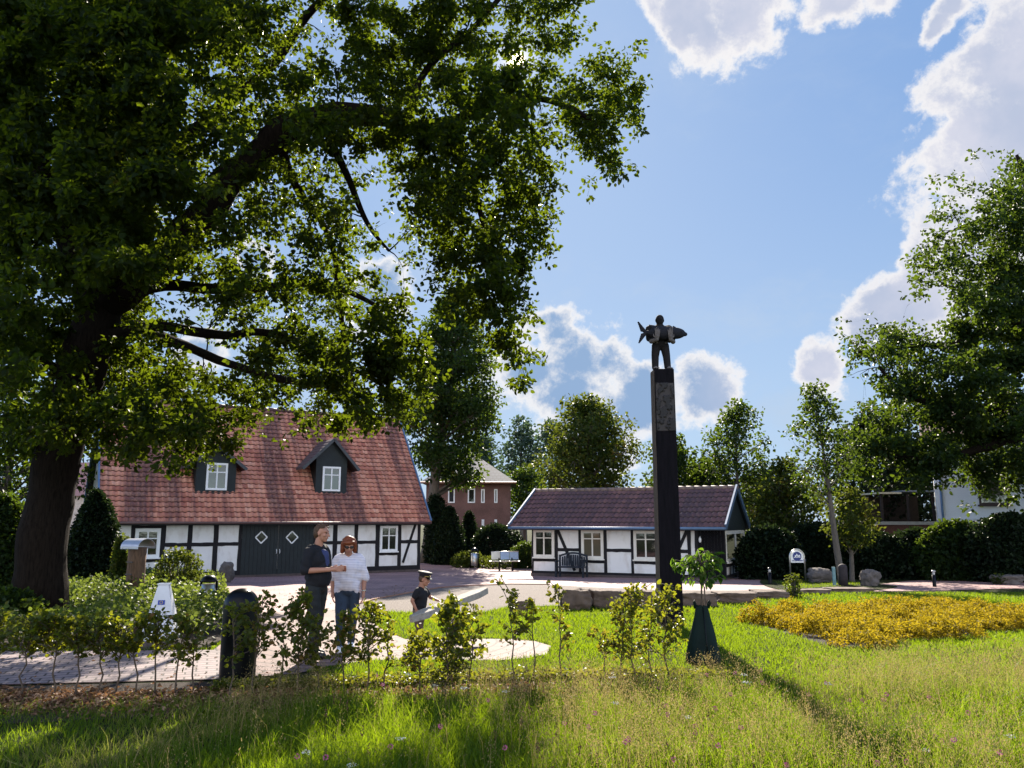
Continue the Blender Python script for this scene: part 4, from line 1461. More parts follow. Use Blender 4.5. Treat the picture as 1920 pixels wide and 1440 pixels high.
# ------------------------------------------------------------------ shrubs
bush('yew_shrub', 'tall narrow dark yew at the barn corner', 'shrub', 817, 47, 1048, 928, 34, DARKLEAF, 0.13, 900, 'column', 'clipped dark evergreens', 41)
bush('yew_shrub', 'broad dark cone-shaped yew next to the narrow one', 'shrub', 843, 46, 1050, 952, 74, DARKLEAF, 0.13, 1500, 'cone', 'clipped dark evergreens', 42)
bush('yew_shrub', 'leaning dark evergreen cone behind the litter bin', 'shrub', 880, 49, 1048, 962, 48, DARKLEAF, 0.13, 900, 'cone', 'clipped dark evergreens', 43)
bush('yew_shrub', 'rounded evergreen mound behind the metal bench', 'shrub', 932, 47, 1052, 985, 100, DARKLEAF, 0.13, 1500, 'dome', 'clipped dark evergreens', 44)
bush('flowering_shrub', 'loose pale leafy plants around the litter bin', 'shrub', 880, 43, 1063, 1036, 60, YGREEN, 0.12, 240, 'dome', None, 45)
bush('flowering_shrub', 'pale loose planting behind the metal bench', 'shrub', 945, 42.5, 1064, 1040, 90, YGREEN, 0.12, 260, 'dome', None, 46)
bush('hedge_shrub', 'small clipped hedge at the left corner of the cottage', 'shrub', 985, 42, 1060, 1018, 44, GREEN, 0.10, 500, 'column', None, 47)
bush('conifer', 'big round-topped dark conifer between the oak trunk and the barn', 'shrub', 178, 26, 1100, 925, 130, DARKLEAF, 0.11, 3600, 'cone', None, 48)
bush('juniper', 'narrow light green juniper beside the wooden log stele', 'shrub', 232, 24, 1085, 1008, 34, YGREEN, 0.09, 500, 'cone', None, 49)
RH = 'dark rhododendrons along the side path'
for i, (px, Y, top, w, s, lab) in enumerate([
        (1440, 33, 992, 120, 61, 'dark evergreen shrub just right of the cottage gable'),
        (1530, 34, 985, 150, 62, 'dark evergreen shrub behind the arched sign and young trunk'),
        (1630, 33.5, 1002, 150, 63, 'low dark shrub in front of the brick garage'),
        (1725, 33, 996, 150, 64, 'dark shrub right of the garage wall'),
        (1790, 32, 982, 150, 65, 'rhododendron with sunlit top under the white house'),
        (1890, 31, 968, 170, 66, 'tall dark shrub at the right edge before the white house'),
        (1990, 31, 955, 170, 67, 'dark shrub cut off by the right edge')]):
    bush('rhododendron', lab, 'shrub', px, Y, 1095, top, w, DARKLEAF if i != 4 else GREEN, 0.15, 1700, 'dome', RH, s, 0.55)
bush('hedge_shrub', 'low clipped hedge glimpsed right of the cottage wall', 'hedge', 1418, 40, 1060, 1018, 56, GREEN, 0.1, 700, 'column', None, 50, 0.5)
bush('rose_bush', 'rose bush in front of the left barn panels', 'shrub', 340, 22.5, 1095, 1032, 92, YGREEN, 0.085, 330, 'dome', None, 51)
bush('leafy_shrub', 'dark leafy shrub at the left edge beside the oak trunk', 'shrub', 5, 18, 1150, 930, 90, GREEN, 0.10, 1500, 'dome', None, 52)
bush('leafy_shrub', 'low leafy growth around the foot of the oak trunk', 'shrub', 20, 14.5, 1200, 1110, 130, GREEN, 0.10, 500, 'dome', None, 53)
bush('leafy_shrub', 'small bright weed standing at the lawn edge below the arched sign', 'plant', 1481, 22.5, 1110, 1077, 22, YGREEN, 0.07, 70, 'column', None, 54)
bush('leafy_shrub', 'small pale weed beside the right hand boulder', 'plant', 1862, 29, 1095, 1078, 18, YGREEN, 0.08, 40, 'column', None, 55)


def groundcover():
    """knee-high leafy bed between the oak and the path"""
    global rng
    rng = np.random.default_rng(71)
    pts = []
    poly = gp([(-120, 1216), (120, 1216), (385, 1212), (424, 1190), (418, 1158), (420, 1130), (406, 1100), (330, 1090), (240, 1086), (120, 1100), (-120, 1120)])
    xs, ys = [p[0] for p in poly], [p[1] for p in poly]
    while len(pts) < 2600:
        x, y = rng.uniform(min(xs), max(xs)), rng.uniform(min(ys), max(ys))
        ins = False
        for i in range(len(poly)):
            (x1, y1), (x2, y2) = poly[i], poly[i - 1]
            if (y1 > y) != (y2 > y) and x < (x2 - x1) * (y - y1) / (y2 - y1) + x1:
                ins = not ins
        if ins:
            h = 0.42 + 0.28 * mnoise.noise(Vector((x * 0.8, y * 0.8, 3))) + rng.normal(0, 0.05)
            pts.append((x, y, gz(y) + max(0.1, h) * rng.random() ** 0.35))
    sp = np.array(pts)
    v, q, tn = sprig_leaves(sp, 9, 0.16, 0.085, np.clip(rng.normal(0.55, 0.2, len(sp)), 0, 1), wr=0.42, up=0.9)
    o = obj('groundcover', np_mesh('groundcover', v, q, tn), leaf_mat('groundcover_leaf', [(0, (0.016, 0.034, 0.008)), (0.6, (0.036, 0.062, 0.014)), (1, (0.11, 0.12, 0.035))], (0.30, 0.38, 0.04), 0.40, 0.5, 0.2))
    tag(o, 'bright leafy ground cover filling the bed left of the path', 'ground cover', None, 'stuff')


groundcover()


# ================================================================== COLUMN AND STATUE
COLW = mat('charred_oak', (0.006, 0.005, 0.007), 0.8, 0.5, 5, bump=0.6, bscale=30, spec=0.08, streak=(5, 5, 0.5), col2=(0.003, 0.003, 0.004))
COLS = mat('sunlit_weathered_oak', (0.10, 0.075, 0.06), 0.8, 0.5, 5, bump=0.5, bscale=30, streak=(5, 5, 0.6))
CARVED = mat('carved_dark_wood', (0.005, 0.005, 0.010), 0.8, 0.4, 9, bump=0.5, bscale=40)
CARVED2 = mat('carved_brown_wood', (0.006, 0.0045, 0.0055), 0.85, 0.4, 9, bump=0.5, bscale=40)
GREYW = mat('bare_grey_wood', (0.10, 0.085, 0.080), 0.8, 0.25, 12, bump=0.3)


def column():
    Y = 15.0
    yf = Y - 0.25
    a, b_ = P(1240.5, 1165, yf), P(1283, 1165, yf)
    base = Vector(((a.x + b_.x) / 2, Y, gz(Y)))
    zt = P(1250, 690, yf).z - base.z
    hw = (b_.x - a.x) / 2
    ht = hw * 0.93
    root = thing('carved_column', 'tall square dark wooden column with a carved relief panel near the top', 'column', base, R(1.0))
    bm = MB()
    vs = [(-hw, -hw, -0.1), (hw, -hw, -0.1), (hw, hw, -0.1), (-hw, hw, -0.1), (-ht, -ht, zt), (ht, -ht, zt), (ht, ht, zt), (-ht, ht, zt)]
    bm.add(vs, [(3, 2, 1, 0), (4, 5, 6, 7), (0, 1, 5, 4), (1, 2, 6, 5), (2, 3, 7, 6), (3, 0, 4, 7)])
    bm.build('shaft', COLW, root, bevel=0.012)
    sd = MB()
    sd.prism([(-hw - 0.004, -hw + 0.012, -0.1), (-hw - 0.004, hw - 0.012, -0.1), (-ht - 0.004, ht - 0.012, zt - 0.02), (-ht - 0.004, -ht + 0.012, zt - 0.02)], (0.012, 0, 0))
    sd.build('sunlit_side', COLS, root)  # left face paler: weathered oak with the sunlit edge put into its colour
    z0, z1 = P(1250, 808, yf).z - base.z, P(1250, 716, yf).z - base.z
    k = lambda z: hw + (ht - hw) * z / zt
    n, m_ = 44, 88
    V, Q = [], []
    for j in range(m_ + 1):
        for i in range(n + 1):
            u, w = i / n, j / m_
            z = z0 + (z1 - z0) * w
            x = -k(z) * 0.93 + 1.86 * k(z) * u
            e = mnoise.fractal(Vector((u * 2.6 + 3.1, w * 5.0, 0.3)), 0.8, 2.0, 4) + 0.35 * mnoise.noise(Vector((u * 9, w * 18, 5)))
            h = 0.004 + (0.030 if e > 0.10 else 0.030 * max(0, (e + 0.05) / 0.15))
            if i in (0, n) or j in (0, m_):
                h = -0.01
            V.append((x, -k(z) - h, z))
    for j in range(m_):
        for i in range(n):
            a0 = j * (n + 1) + i
            Q.append((a0, a0 + 1, a0 + n + 2, a0 + n + 1))
    rm, t = base_mat('relief_wood')
    s = t.n('ShaderNodeSeparateXYZ', ins={0: t.n('ShaderNodeTexCoord').outputs['Object']})
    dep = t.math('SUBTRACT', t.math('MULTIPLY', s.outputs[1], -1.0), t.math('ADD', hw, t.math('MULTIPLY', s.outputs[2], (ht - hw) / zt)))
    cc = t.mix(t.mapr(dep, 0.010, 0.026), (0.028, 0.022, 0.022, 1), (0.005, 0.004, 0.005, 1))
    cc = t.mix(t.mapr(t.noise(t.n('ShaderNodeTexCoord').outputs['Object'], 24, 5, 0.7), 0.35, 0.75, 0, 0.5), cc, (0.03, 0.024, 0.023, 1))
    bb = t.n('ShaderNodeBsdfPrincipled', ins={'Base Color': cc, 'Roughness': 0.75})
    t.n('ShaderNodeOutputMaterial', ins={0: bb.outputs[0]})
    obj('relief_panel', np_mesh('relief_panel', np.array(V), np.array(Q), None, True), rm, root)
    return base, zt, ht


CB, CZT, CHT = column()


def hand_prims(w, d, pn, side, L=0.175, curl=0.35, thumb=1.0, rs=1.0):
    """palm, four bent fingers of unequal length and a thumb from the side of the palm.
    w wrist, d direction of the hand, pn palm normal, side vector towards the thumb"""
    w, d, pn, s = Vector(w), Vector(d).normalized(), Vector(pn).normalized(), Vector(side).normalized()
    pl = L * 0.5
    pr = [('c', w, w + d * pl * 0.55, 0.024 * rs * L / .18, 0.032 * rs * L / .18)]
    for k in range(4):
        o = (1.5 - k) * 0.26 * pl * 0.85
        pr.append(('c', w + d * pl * 0.25 + s * o * 0.6, w + d * pl + s * o, 0.016 * rs * L / .18, 0.0125 * rs * L / .18))
        ln = (0.44, 0.5, 0.47, 0.37)[k] * L
        a = w + d * pl + s * o
        d1 = (d * math.cos(curl * 0.6) + pn * math.sin(curl * 0.6) + s * (1.5 - k) * 0.05).normalized()
        m_ = a + d1 * ln * 0.5
        d2 = (d * math.cos(curl * 1.7) + pn * math.sin(curl * 1.7) + s * (1.5 - k) * 0.05).normalized()
        pr += [('c', a, m_, 0.0108 * rs * L / .18, 0.0098 * rs * L / .18), ('c', m_, m_ + d2 * ln * 0.5, 0.0098 * rs * L / .18, 0.0082 * rs * L / .18)]
    t0 = w + d * pl * 0.25 + s * pl * 0.24
    t1 = t0 + (d * 0.62 + s * 0.6 * thumb + pn * 0.25).normalized() * L * 0.22
    t2 = t1 + (d * 0.9 + s * 0.15 + pn * 0.3).normalized() * L * 0.17
    pr += [('c', t0, t1, 0.0135 * rs * L / .18, 0.011 * rs * L / .18), ('c', t1, t2, 0.011 * rs * L / .18, 0.009 * rs * L / .18)]
    return pr


def statue():
    base = CB + Vector((-0.015, 0, CZT))
    root = thing('fish_bearer_statue', 'carved dark statue of a man holding a big fish on top of the column', 'statue', base, R(4))
    root.scale = (1.05, 1.05, 1.06)
    pr = []
    for s in (-1, 1):
        pr += [('c', (0.115 * s, -0.02, 0.05), (0.105 * s, 0, 0.26), 0.062, 0.068), ('c', (0.105 * s, 0, 0.26), (0.075 * s, 0.01, 0.46), 0.07, 0.085),
               ('c', (0.08 * s, 0.02, 0.62), (0.16 * s, 0.02, 0.76), 0.10, 0.09),
               ('c', (0.205 * s, 0.02, 0.77), (0.22 * s, -0.03, 0.58), 0.06, 0.055), ('c', (0.22 * s, -0.03, 0.575), (0.13 * s, -0.13, 0.52), 0.053, 0.042)]
    pr += [('e', (0, 0.01, 0.48), (0.135, 0.10, 0.09)), ('c', (0, 0.01, 0.5), (0, 0.02, 0.74), 0.125, 0.13), ('c', (-0.16, 0.02, 0.775), (0.16, 0.02, 0.775), 0.062, 0.062),
           ('c', (0, 0.01, 0.80), (0, 0.0, 0.88), 0.058, 0.055), ('e', (0, -0.005, 0.935), (0.078, 0.088, 0.098)), ('e', (0, -0.03, 0.885), (0.058, 0.06, 0.05)),
           ('c', (0, -0.088, 0.945), (0, -0.102, 0.92), 0.010, 0.016), ('c', (-0.028, -0.082, 0.888), (0.028, -0.082, 0.888), 0.010, 0.010),
           ('c', (-0.045, -0.074, 0.962), (0.045, -0.074, 0.962), 0.012, 0.012)]
    for s in (-1, 1):
        pr += [('e', (0.074 * s, 0.0, 0.925), (0.012, 0.022, 0.030)), ('e', (0.03 * s, -0.080, 0.942), (0.012, 0.008, 0.008))]
    soft('body', pr, CARVED2, root, 0.011, 3)
    MB().lathe([(0.13, 0.475), (0.142, 0.485), (0.142, 0.515), (0.13, 0.525)], 20, (0, 0.01, 0), (1.0, 0.82)).build('belt', GREYW, root, 'all')
    fs = [('e', (0.03, -0.155, 0.655), (0.30, 0.105, 0.125)), ('e', (0.22, -0.155, 0.655), (0.21, 0.095, 0.108)), ('c', (-0.15, -0.15, 0.655), (-0.30, -0.15, 0.66), 0.085, 0.034),
          ('c', (0.38, -0.155, 0.645), (0.425, -0.155, 0.64), 0.05, 0.038)]
    for sg, tx in ((1, -0.435), (-1, -0.43)):
        for k in range(5):
            fs.append(('c', (-0.29, -0.15, 0.66 + 0.004 * k * sg), (tx + 0.012 * k, -0.15, 0.66 + sg * (0.185 - 0.038 * k)), 0.024, 0.018))
    for k in range(6):
        fs.append(('c', (-0.17 + 0.035 * k, -0.15, 0.74), (-0.23 + 0.04 * k, -0.15, 0.80 - 0.006 * k), 0.02, 0.014))
        fs.append(('c', (0.20 + 0.025 * k, -0.15, 0.73), (0.21 + 0.028 * k, -0.15, 0.785 - 0.014 * k), 0.018, 0.013))
        fs.append(('c', (-0.16 + 0.02 * k, -0.16, 0.57), (-0.20 + 0.025 * k, -0.16, 0.515 + 0.004 * k), 0.016, 0.012))
    fs += [('e', (0.335, -0.245, 0.675), (0.016, 0.012, 0.016)), ('c', (0.28, -0.225, 0.72), (0.26, -0.23, 0.60), 0.012, 0.012)]
    soft('fish', fs, CARVED, root, 0.010, 2)
    for s in (-1, 1):
        hp = hand_prims((0.125 * s, -0.245, 0.515), (-0.05 * s, -0.22, 1), (0, 1, 0.1), (s * 1.0, 0, 0.1), 0.215, 0.22, 1.3, 0.86)
        hp.append(('c', (0.20 * s, -0.13, 0.505), (0.125 * s, -0.245, 0.515), 0.045, 0.034))
        soft('hand', hp, GREYW, root, 0.006, 1)
        ft = [('c', (0.118 * s, -0.02, 0.028), (0.125 * s, -0.10, 0.024), 0.042, 0.040)]
        for k in range(5):
            ft.append(('c', (0.125 * s + (k - 2) * 0.020, -0.11, 0.024), (0.125 * s + (k - 2) * 0.023, -0.15, 0.018), 0.014, 0.012))
        soft('foot', ft, GREYW, root, 0.007, 1)


statue()

# ================================================================== PEOPLE
SKIN = mat('skin', (0.36, 0.17, 0.11), 0.55, 0.10, 12)
HAIRB = mat('light_brown_hair', (0.060, 0.030, 0.014), 0.6, 0.4, 40, streak=(3, 3, 0.6))
HAIRR = mat('auburn_hair', (0.15, 0.036, 0.010), 0.5, 0.4, 40, streak=(3, 3, 0.6))
BLACKC = mat('black_cloth', (0.006, 0.006, 0.009), 0.85, 0.3, 9, bump=0.2)
TROUS = mat('black_trousers', (0.006, 0.008, 0.009), 0.7, 0.3, 9, bump=0.2)
BLUEC = mat('blue_shirt_cloth', (0.03, 0.04, 0.11), 0.85, 0.2, 9)
JEANS = mat('blue_denim', (0.022, 0.036, 0.060), 0.85, 0.25, 14, bump=0.2)
SHOE = mat('black_leather', (0.015, 0.014, 0.014), 0.4)
WSHOE = mat('white_trainer', (0.75, 0.74, 0.74), 0.6)
KHAKI = mat('brown_shorts_cloth', (0.13, 0.09, 0.07), 0.85, 0.3, 9)
DARKG = mat('sunglass_lens', (0.01, 0.01, 0.01), 0.15)
EYE = mat('dark_eye', (0.03, 0.02, 0.02), 0.3)
LIP = mat('lips', (0.42, 0.15, 0.12), 0.5)
STRIPE, t = base_mat('striped_jersey')
sx = t.n('ShaderNodeSeparateXYZ', ins={0: t.n('ShaderNodeTexCoord').outputs['Object']})
wv = t.math('FRACT', t.math('MULTIPLY', sx.outputs[2], 42.0))
cc = t.mix(t.mapr(wv, 0.66, 0.76), (0.62, 0.58, 0.62, 1), (0.42, 0.40, 0.47, 1))
bb = t.n('ShaderNodeBsdfPrincipled', ins={'Base Color': cc, 'Roughness': 0.9, 'Specular IOR Level': 0.15})
t.n('ShaderNodeOutputMaterial', ins={0: bb.outputs[0]})


def head_prims(c, s=1.0, tilt=0.0, turn=0.0):
    """skull, jaw, nose, ears, brow and lips about centre c; front is -y"""
    M = Matrix.Translation(c) @ Matrix.Rotation(turn, 4, 'Z') @ Matrix.Rotation(tilt, 4, 'X')
    q = lambda x, y, z: M @ Vector((x * s, y * s, z * s))
    rot = (Matrix.Rotation(turn, 4, 'Z') @ Matrix.Rotation(tilt, 4, 'X')).to_quaternion()
    pr = [('e', q(0, 0.012, 0.03), (0.076 * s, 0.097 * s, 0.088 * s), rot), ('e', q(0, -0.022, -0.035), (0.063 * s, 0.070 * s, 0.080 * s), rot),
          ('e', q(0, -0.055, -0.088), (0.034 * s, 0.032 * s, 0.028 * s), rot),
          ('c', q(0, -0.090, 0.018), q(0, -0.112, -0.028), 0.009 * s, 0.015 * s), ('c', q(-0.045, -0.074, 0.032), q(0.045, -0.074, 0.032), 0.014 * s, 0.014 * s),
          ('c', q(-0.022, -0.086, -0.058), q(0.022, -0.086, -0.058), 0.010 * s, 0.010 * s), ('c', q(0, 0.02, -0.05), q(0, 0.03, -0.15), 0.055 * s, 0.058 * s)]
    for k in (-1, 1):
        pr.append(('e', q(0.077 * k, 0.008, -0.005), (0.012 * s, 0.020 * s, 0.032 * s), rot))
        pr.append(('e', q(0.04 * k, -0.058, -0.022), (0.028 * s, 0.026 * s, 0.024 * s), rot))
    return pr, q, rot


def face_parts(root, q, rot, s):
    e = MB()
    for k in (-1, 1):
        e.ball(q(0.031 * k, -0.084, 0.012), (0.011 * s, 0.011 * s, 0.007 * s), 8, 6)
    e.build('eyes', EYE, root, 'all')
    MB().tube([q(-0.024, -0.094, -0.057), q(0, -0.098, -0.056), q(0.024, -0.094, -0.057)], [0.003 * s, 0.006 * s, 0.003 * s], 6).build('mouth', LIP, root, 'all')


def inflate(pr, r):
    out = []
    for p in pr:
        if p[0] == 'c':
            out.append(('c', p[1], p[2], p[3] + r, p[4] + r))
        else:
            out.append(('e', p[1], tuple(a + r for a in p[2])) + tuple(p[3:]))
    return out


def man():
    Y = 11.3
    x = P(598, 980, Y).x
    root = thing('person', 'man in dark polo shirt and black trousers gesturing with both hands as he talks', 'person', (x, Y, gz(Y) + 0.012), R(72))
    root.scale = (0.965, 0.965, 0.965)
    hd, q, rot = head_prims((0.0, -0.055, 1.70), 1.03, R(4), R(8))
    torso = [('e', (0, 0.0, 1.02), (0.165, 0.135, 0.13)), ('c', (0, -0.025, 1.08), (0, -0.02, 1.22), 0.158, 0.155), ('c', (-0.06, 0.0, 1.32), (0.06, 0.0, 1.32), 0.14, 0.14),
             ('c', (-0.15, 0.01, 1.455), (0.15, 0.01, 1.455), 0.072, 0.072), ('c', (0, 0.005, 1.46), (0, -0.02, 1.56), 0.068, 0.058)]
    up = [('c', (-0.205, 0.01, 1.44), (-0.265, 0.03, 1.20), 0.058, 0.047), ('c', (0.205, 0.01, 1.44), (0.24, -0.02, 1.20), 0.058, 0.047)]
    lo = [('c', (-0.265, 0.03, 1.19), (-0.12, -0.30, 1.205), 0.045, 0.030), ('c', (0.24, -0.02, 1.19), (0.06, -0.31, 1.20), 0.045, 0.030)]
    hands = hand_prims((-0.12, -0.30, 1.205), (0.35, -1, 0.10), (0.9, 0.3, -0.1), (0, 0.1, 1), 0.185, 0.35) + hand_prims((0.06, -0.31, 1.20), (-0.15, -1, 0.12), (-0.9, -0.1, -0.2), (0, 0.1, 1), 0.185, 0.5)
    legs = []
    for s, fy, in ((-1, -0.06), (1, 0.10)):
        legs += [('c', (0.09 * s, 0, 0.92), (0.095 * s, fy * 0.5 - 0.03, 0.50), 0.095, 0.066), ('c', (0.095 * s, fy * 0.5 - 0.03, 0.50), (0.10 * s, fy, 0.10), 0.064, 0.046)]
    feet = [('c', (0.10 * s, fy + 0.03, 0.05), (0.115 * s, fy - 0.16, 0.038), 0.045, 0.035) for s, fy in ((-1, -0.06), (1, 0.10))]
    soft('body', hd + torso + up + lo + hands + legs + feet, SKIN, root, 0.0075, 3)
    face_parts(root, q, rot, 1.03)
    soft('polo_shirt', inflate(torso[1:4], 0.026) + [('e', (0, -0.01, 1.0), (0.185, 0.16, 0.09))] + inflate(up, 0.026) +
         [('c', (-0.07, 0.02, 1.515), (0.07, 0.02, 1.515), 0.040, 0.040), ('c', (-0.06, -0.045, 1.50), (0.06, -0.045, 1.50), 0.028, 0.028)], BLACKC, root, 0.011, 3, None, 0.012)
    soft('shirt_front', [('c', (0.0, -0.085, 1.40), (0.0, -0.112, 1.10), 0.085, 0.096)], BLUEC, root, 0.010, 2, None, 0.006)
    soft('trousers', inflate(legs, 0.020) + [('e', (0, 0.0, 0.96), (0.175, 0.145, 0.12)), ('e', (0.0, 0.05, 0.90), (0.15, 0.12, 0.10))], TROUS, root, 0.011, 3, None, 0.010)
    for f in feet:
        soft('shoe', inflate([f], 0.012), SHOE, root, 0.01, 2)
    hair = [('e', q(0, 0.034, 0.050), (0.080, 0.092, 0.080), rot), ('e', q(0, 0.060, 0.0), (0.077, 0.060, 0.085), rot)]
    for i in range(60):
        a = rng.uniform(-1.4, 1.4)
        p0 = q(0.07 * math.sin(a) , 0.03 + rng.uniform(-0.1, 0.05), 0.125 - 0.05 * a * a * 0.5)
        hair.append(('c', p0, p0 + Vector((rng.normal() * 0.012, rng.normal() * 0.012, 0.012)), 0.010, 0.005))
    soft('hair', hair, HAIRB, root, 0.007, 1, None, 0.007)


def woman():
    Y = 11.9
    x = P(656, 980, Y).x
    root = thing('person', 'woman with auburn bob, sunglasses, striped white top and jeans walking with lowered head', 'person', (x, Y, gz(Y) + 0.012), R(10))
    root.scale = (0.97, 0.97, 0.97)
    hd, q, rot = head_prims((0.0, -0.075, 1.505), 0.98, R(20), R(6))
    torso = [('e', (0, 0.0, 0.90), (0.165, 0.13, 0.12)), ('c', (0, -0.01, 0.98), (0, -0.005, 1.10), 0.148, 0.142), ('c', (-0.055, -0.02, 1.18), (0.055, -0.02, 1.18), 0.128, 0.128),
             ('c', (-0.13, 0.005, 1.31), (0.13, 0.005, 1.31), 0.062, 0.062), ('c', (0, 0.0, 1.30), (0, -0.04, 1.43), 0.056, 0.05)]
    up = [('c', (-0.175, 0.005, 1.29), (-0.225, 0.05, 1.05), 0.050, 0.042), ('c', (0.175, 0.005, 1.29), (0.245, 0.0, 1.05), 0.050, 0.042)]
    lo = [('c', (-0.225, 0.05, 1.045), (-0.215, 0.0, 0.82), 0.040, 0.027), ('c', (0.245, 0.0, 1.045), (0.235, -0.07, 0.82), 0.040, 0.027)]
    hands = hand_prims((-0.215, 0.0, 0.82), (0.05, -0.15, -1), (1, 0, 0.1), (0, -1, 0), 0.165, 0.4) + hand_prims((0.235, -0.07, 0.82), (-0.05, -0.15, -1), (-1, 0, 0.1), (0, -1, 0), 0.165, 0.4)
    leg = []
    fps = ((-1, -0.20), (1, 0.16))
    for s, fy in fps:
        kx = 0.086 * s
        leg += [('c', (0.085 * s, 0, 0.82), (kx, fy * 0.35 - 0.05, 0.45), 0.090, 0.057), ('c', (kx, fy * 0.35 - 0.05, 0.45), (0.072 * s, fy, 0.10), 0.056, 0.040)]
    feet = [('c', (0.072 * s, fy + 0.03, 0.05), (0.082 * s, fy - 0.15, 0.036), 0.040, 0.033) for s, fy in fps]
    soft('body', hd + torso + up + lo + hands + leg + feet, SKIN, root, 0.0075, 3)
    face_parts(root, q, rot, 0.98)
    top = inflate(torso[1:4], 0.020) + [('e', (0, -0.01, 0.93), (0.19, 0.158, 0.14)), ('c', (-0.09, 0, 0.86), (0.09, 0, 0.86), 0.110, 0.110), ('c', (-0.07, -0.005, 1.05), (0.07, -0.005, 1.05), 0.130, 0.130), ('c', (-0.07, -0.01, 1.20), (0.07, -0.01, 1.20), 0.120, 0.120),
           ('c', (-0.155, 0.005, 1.305), (0.155, 0.005, 1.305), 0.072, 0.072), ('c', (-0.17, 0.01, 1.28), (-0.225, 0.05, 1.04), 0.070, 0.068), ('c', (0.175, 0.008, 1.285), (0.25, 0.0, 1.04), 0.072, 0.068),
           ('c', (-0.13, 0.01, 1.1), (-0.12, 0.0, 0.86), 0.07, 0.07), ('c', (0.13, 0.01, 1.1), (0.13, 0.0, 0.84), 0.07, 0.07)]
    soft('striped_top', top, STRIPE, root, 0.012, 4, None, 0.014)
    soft('jeans', inflate(leg, 0.016) + [('e', (0, 0.0, 0.86), (0.172, 0.14, 0.11))], JEANS, root, 0.011, 3, None, 0.008)
    for f in feet:
        soft('shoe', inflate([f], 0.014), WSHOE, root, 0.01, 2)
    hair = [('e', q(0, 0.030, 0.045), (0.100, 0.108, 0.095), rot), ('e', q(0, 0.055, -0.035), (0.105, 0.075, 0.09), rot), ('c', q(-0.085, 0.0, 0.04), q(-0.092, -0.005, -0.085), 0.036, 0.034),
            ('c', q(0.085, 0.0, 0.04), q(0.092, -0.005, -0.085), 0.036, 0.034), ('c', q(-0.055, -0.07, 0.075), q(0.055, -0.07, 0.075), 0.034, 0.030)]
    for i in range(130):
        a = rng.uniform(0, 6.28)
        p0 = q(0.09 * math.cos(a), 0.03 + 0.09 * math.sin(a), rng.uniform(-0.06, 0.09))
        if q(0, -1, 0).y > 0 or math.sin(a) > -0.55:
            hair.append(('c', p0, p0 + Vector((0.03 * math.cos(a) * rng.uniform(0.2, 1), 0.03 * math.sin(a), -0.05 * rng.uniform(0.5, 1.3))), 0.014, 0.005))
    soft('hair', hair, HAIRR, root, 0.007, 1, None, 0.010)
    g = MB()
    for k in (-1, 1):
        g.ball(q(0.034 * k, -0.094, 0.010), (0.030, 0.010, 0.021), 12, 8)
        g.tube([q(0.06 * k, -0.088, 0.018), q(0.086 * k, 0.0, 0.012)], 0.004, 6)
    g.tube([q(-0.01, -0.103, 0.014), q(0.01, -0.103, 0.014)], 0.004, 6)
    g.build('sunglasses', DARKG, root, 'all')
    MB().lathe([(0.030, -0.006), (0.033, -0.006), (0.033, 0.008), (0.030, 0.008)], 16, (0.236, -0.06, 0.85)).build('wristwatch', mat('watch_steel', (0.6, 0.6, 0.6), 0.25, metal=0.9), root)


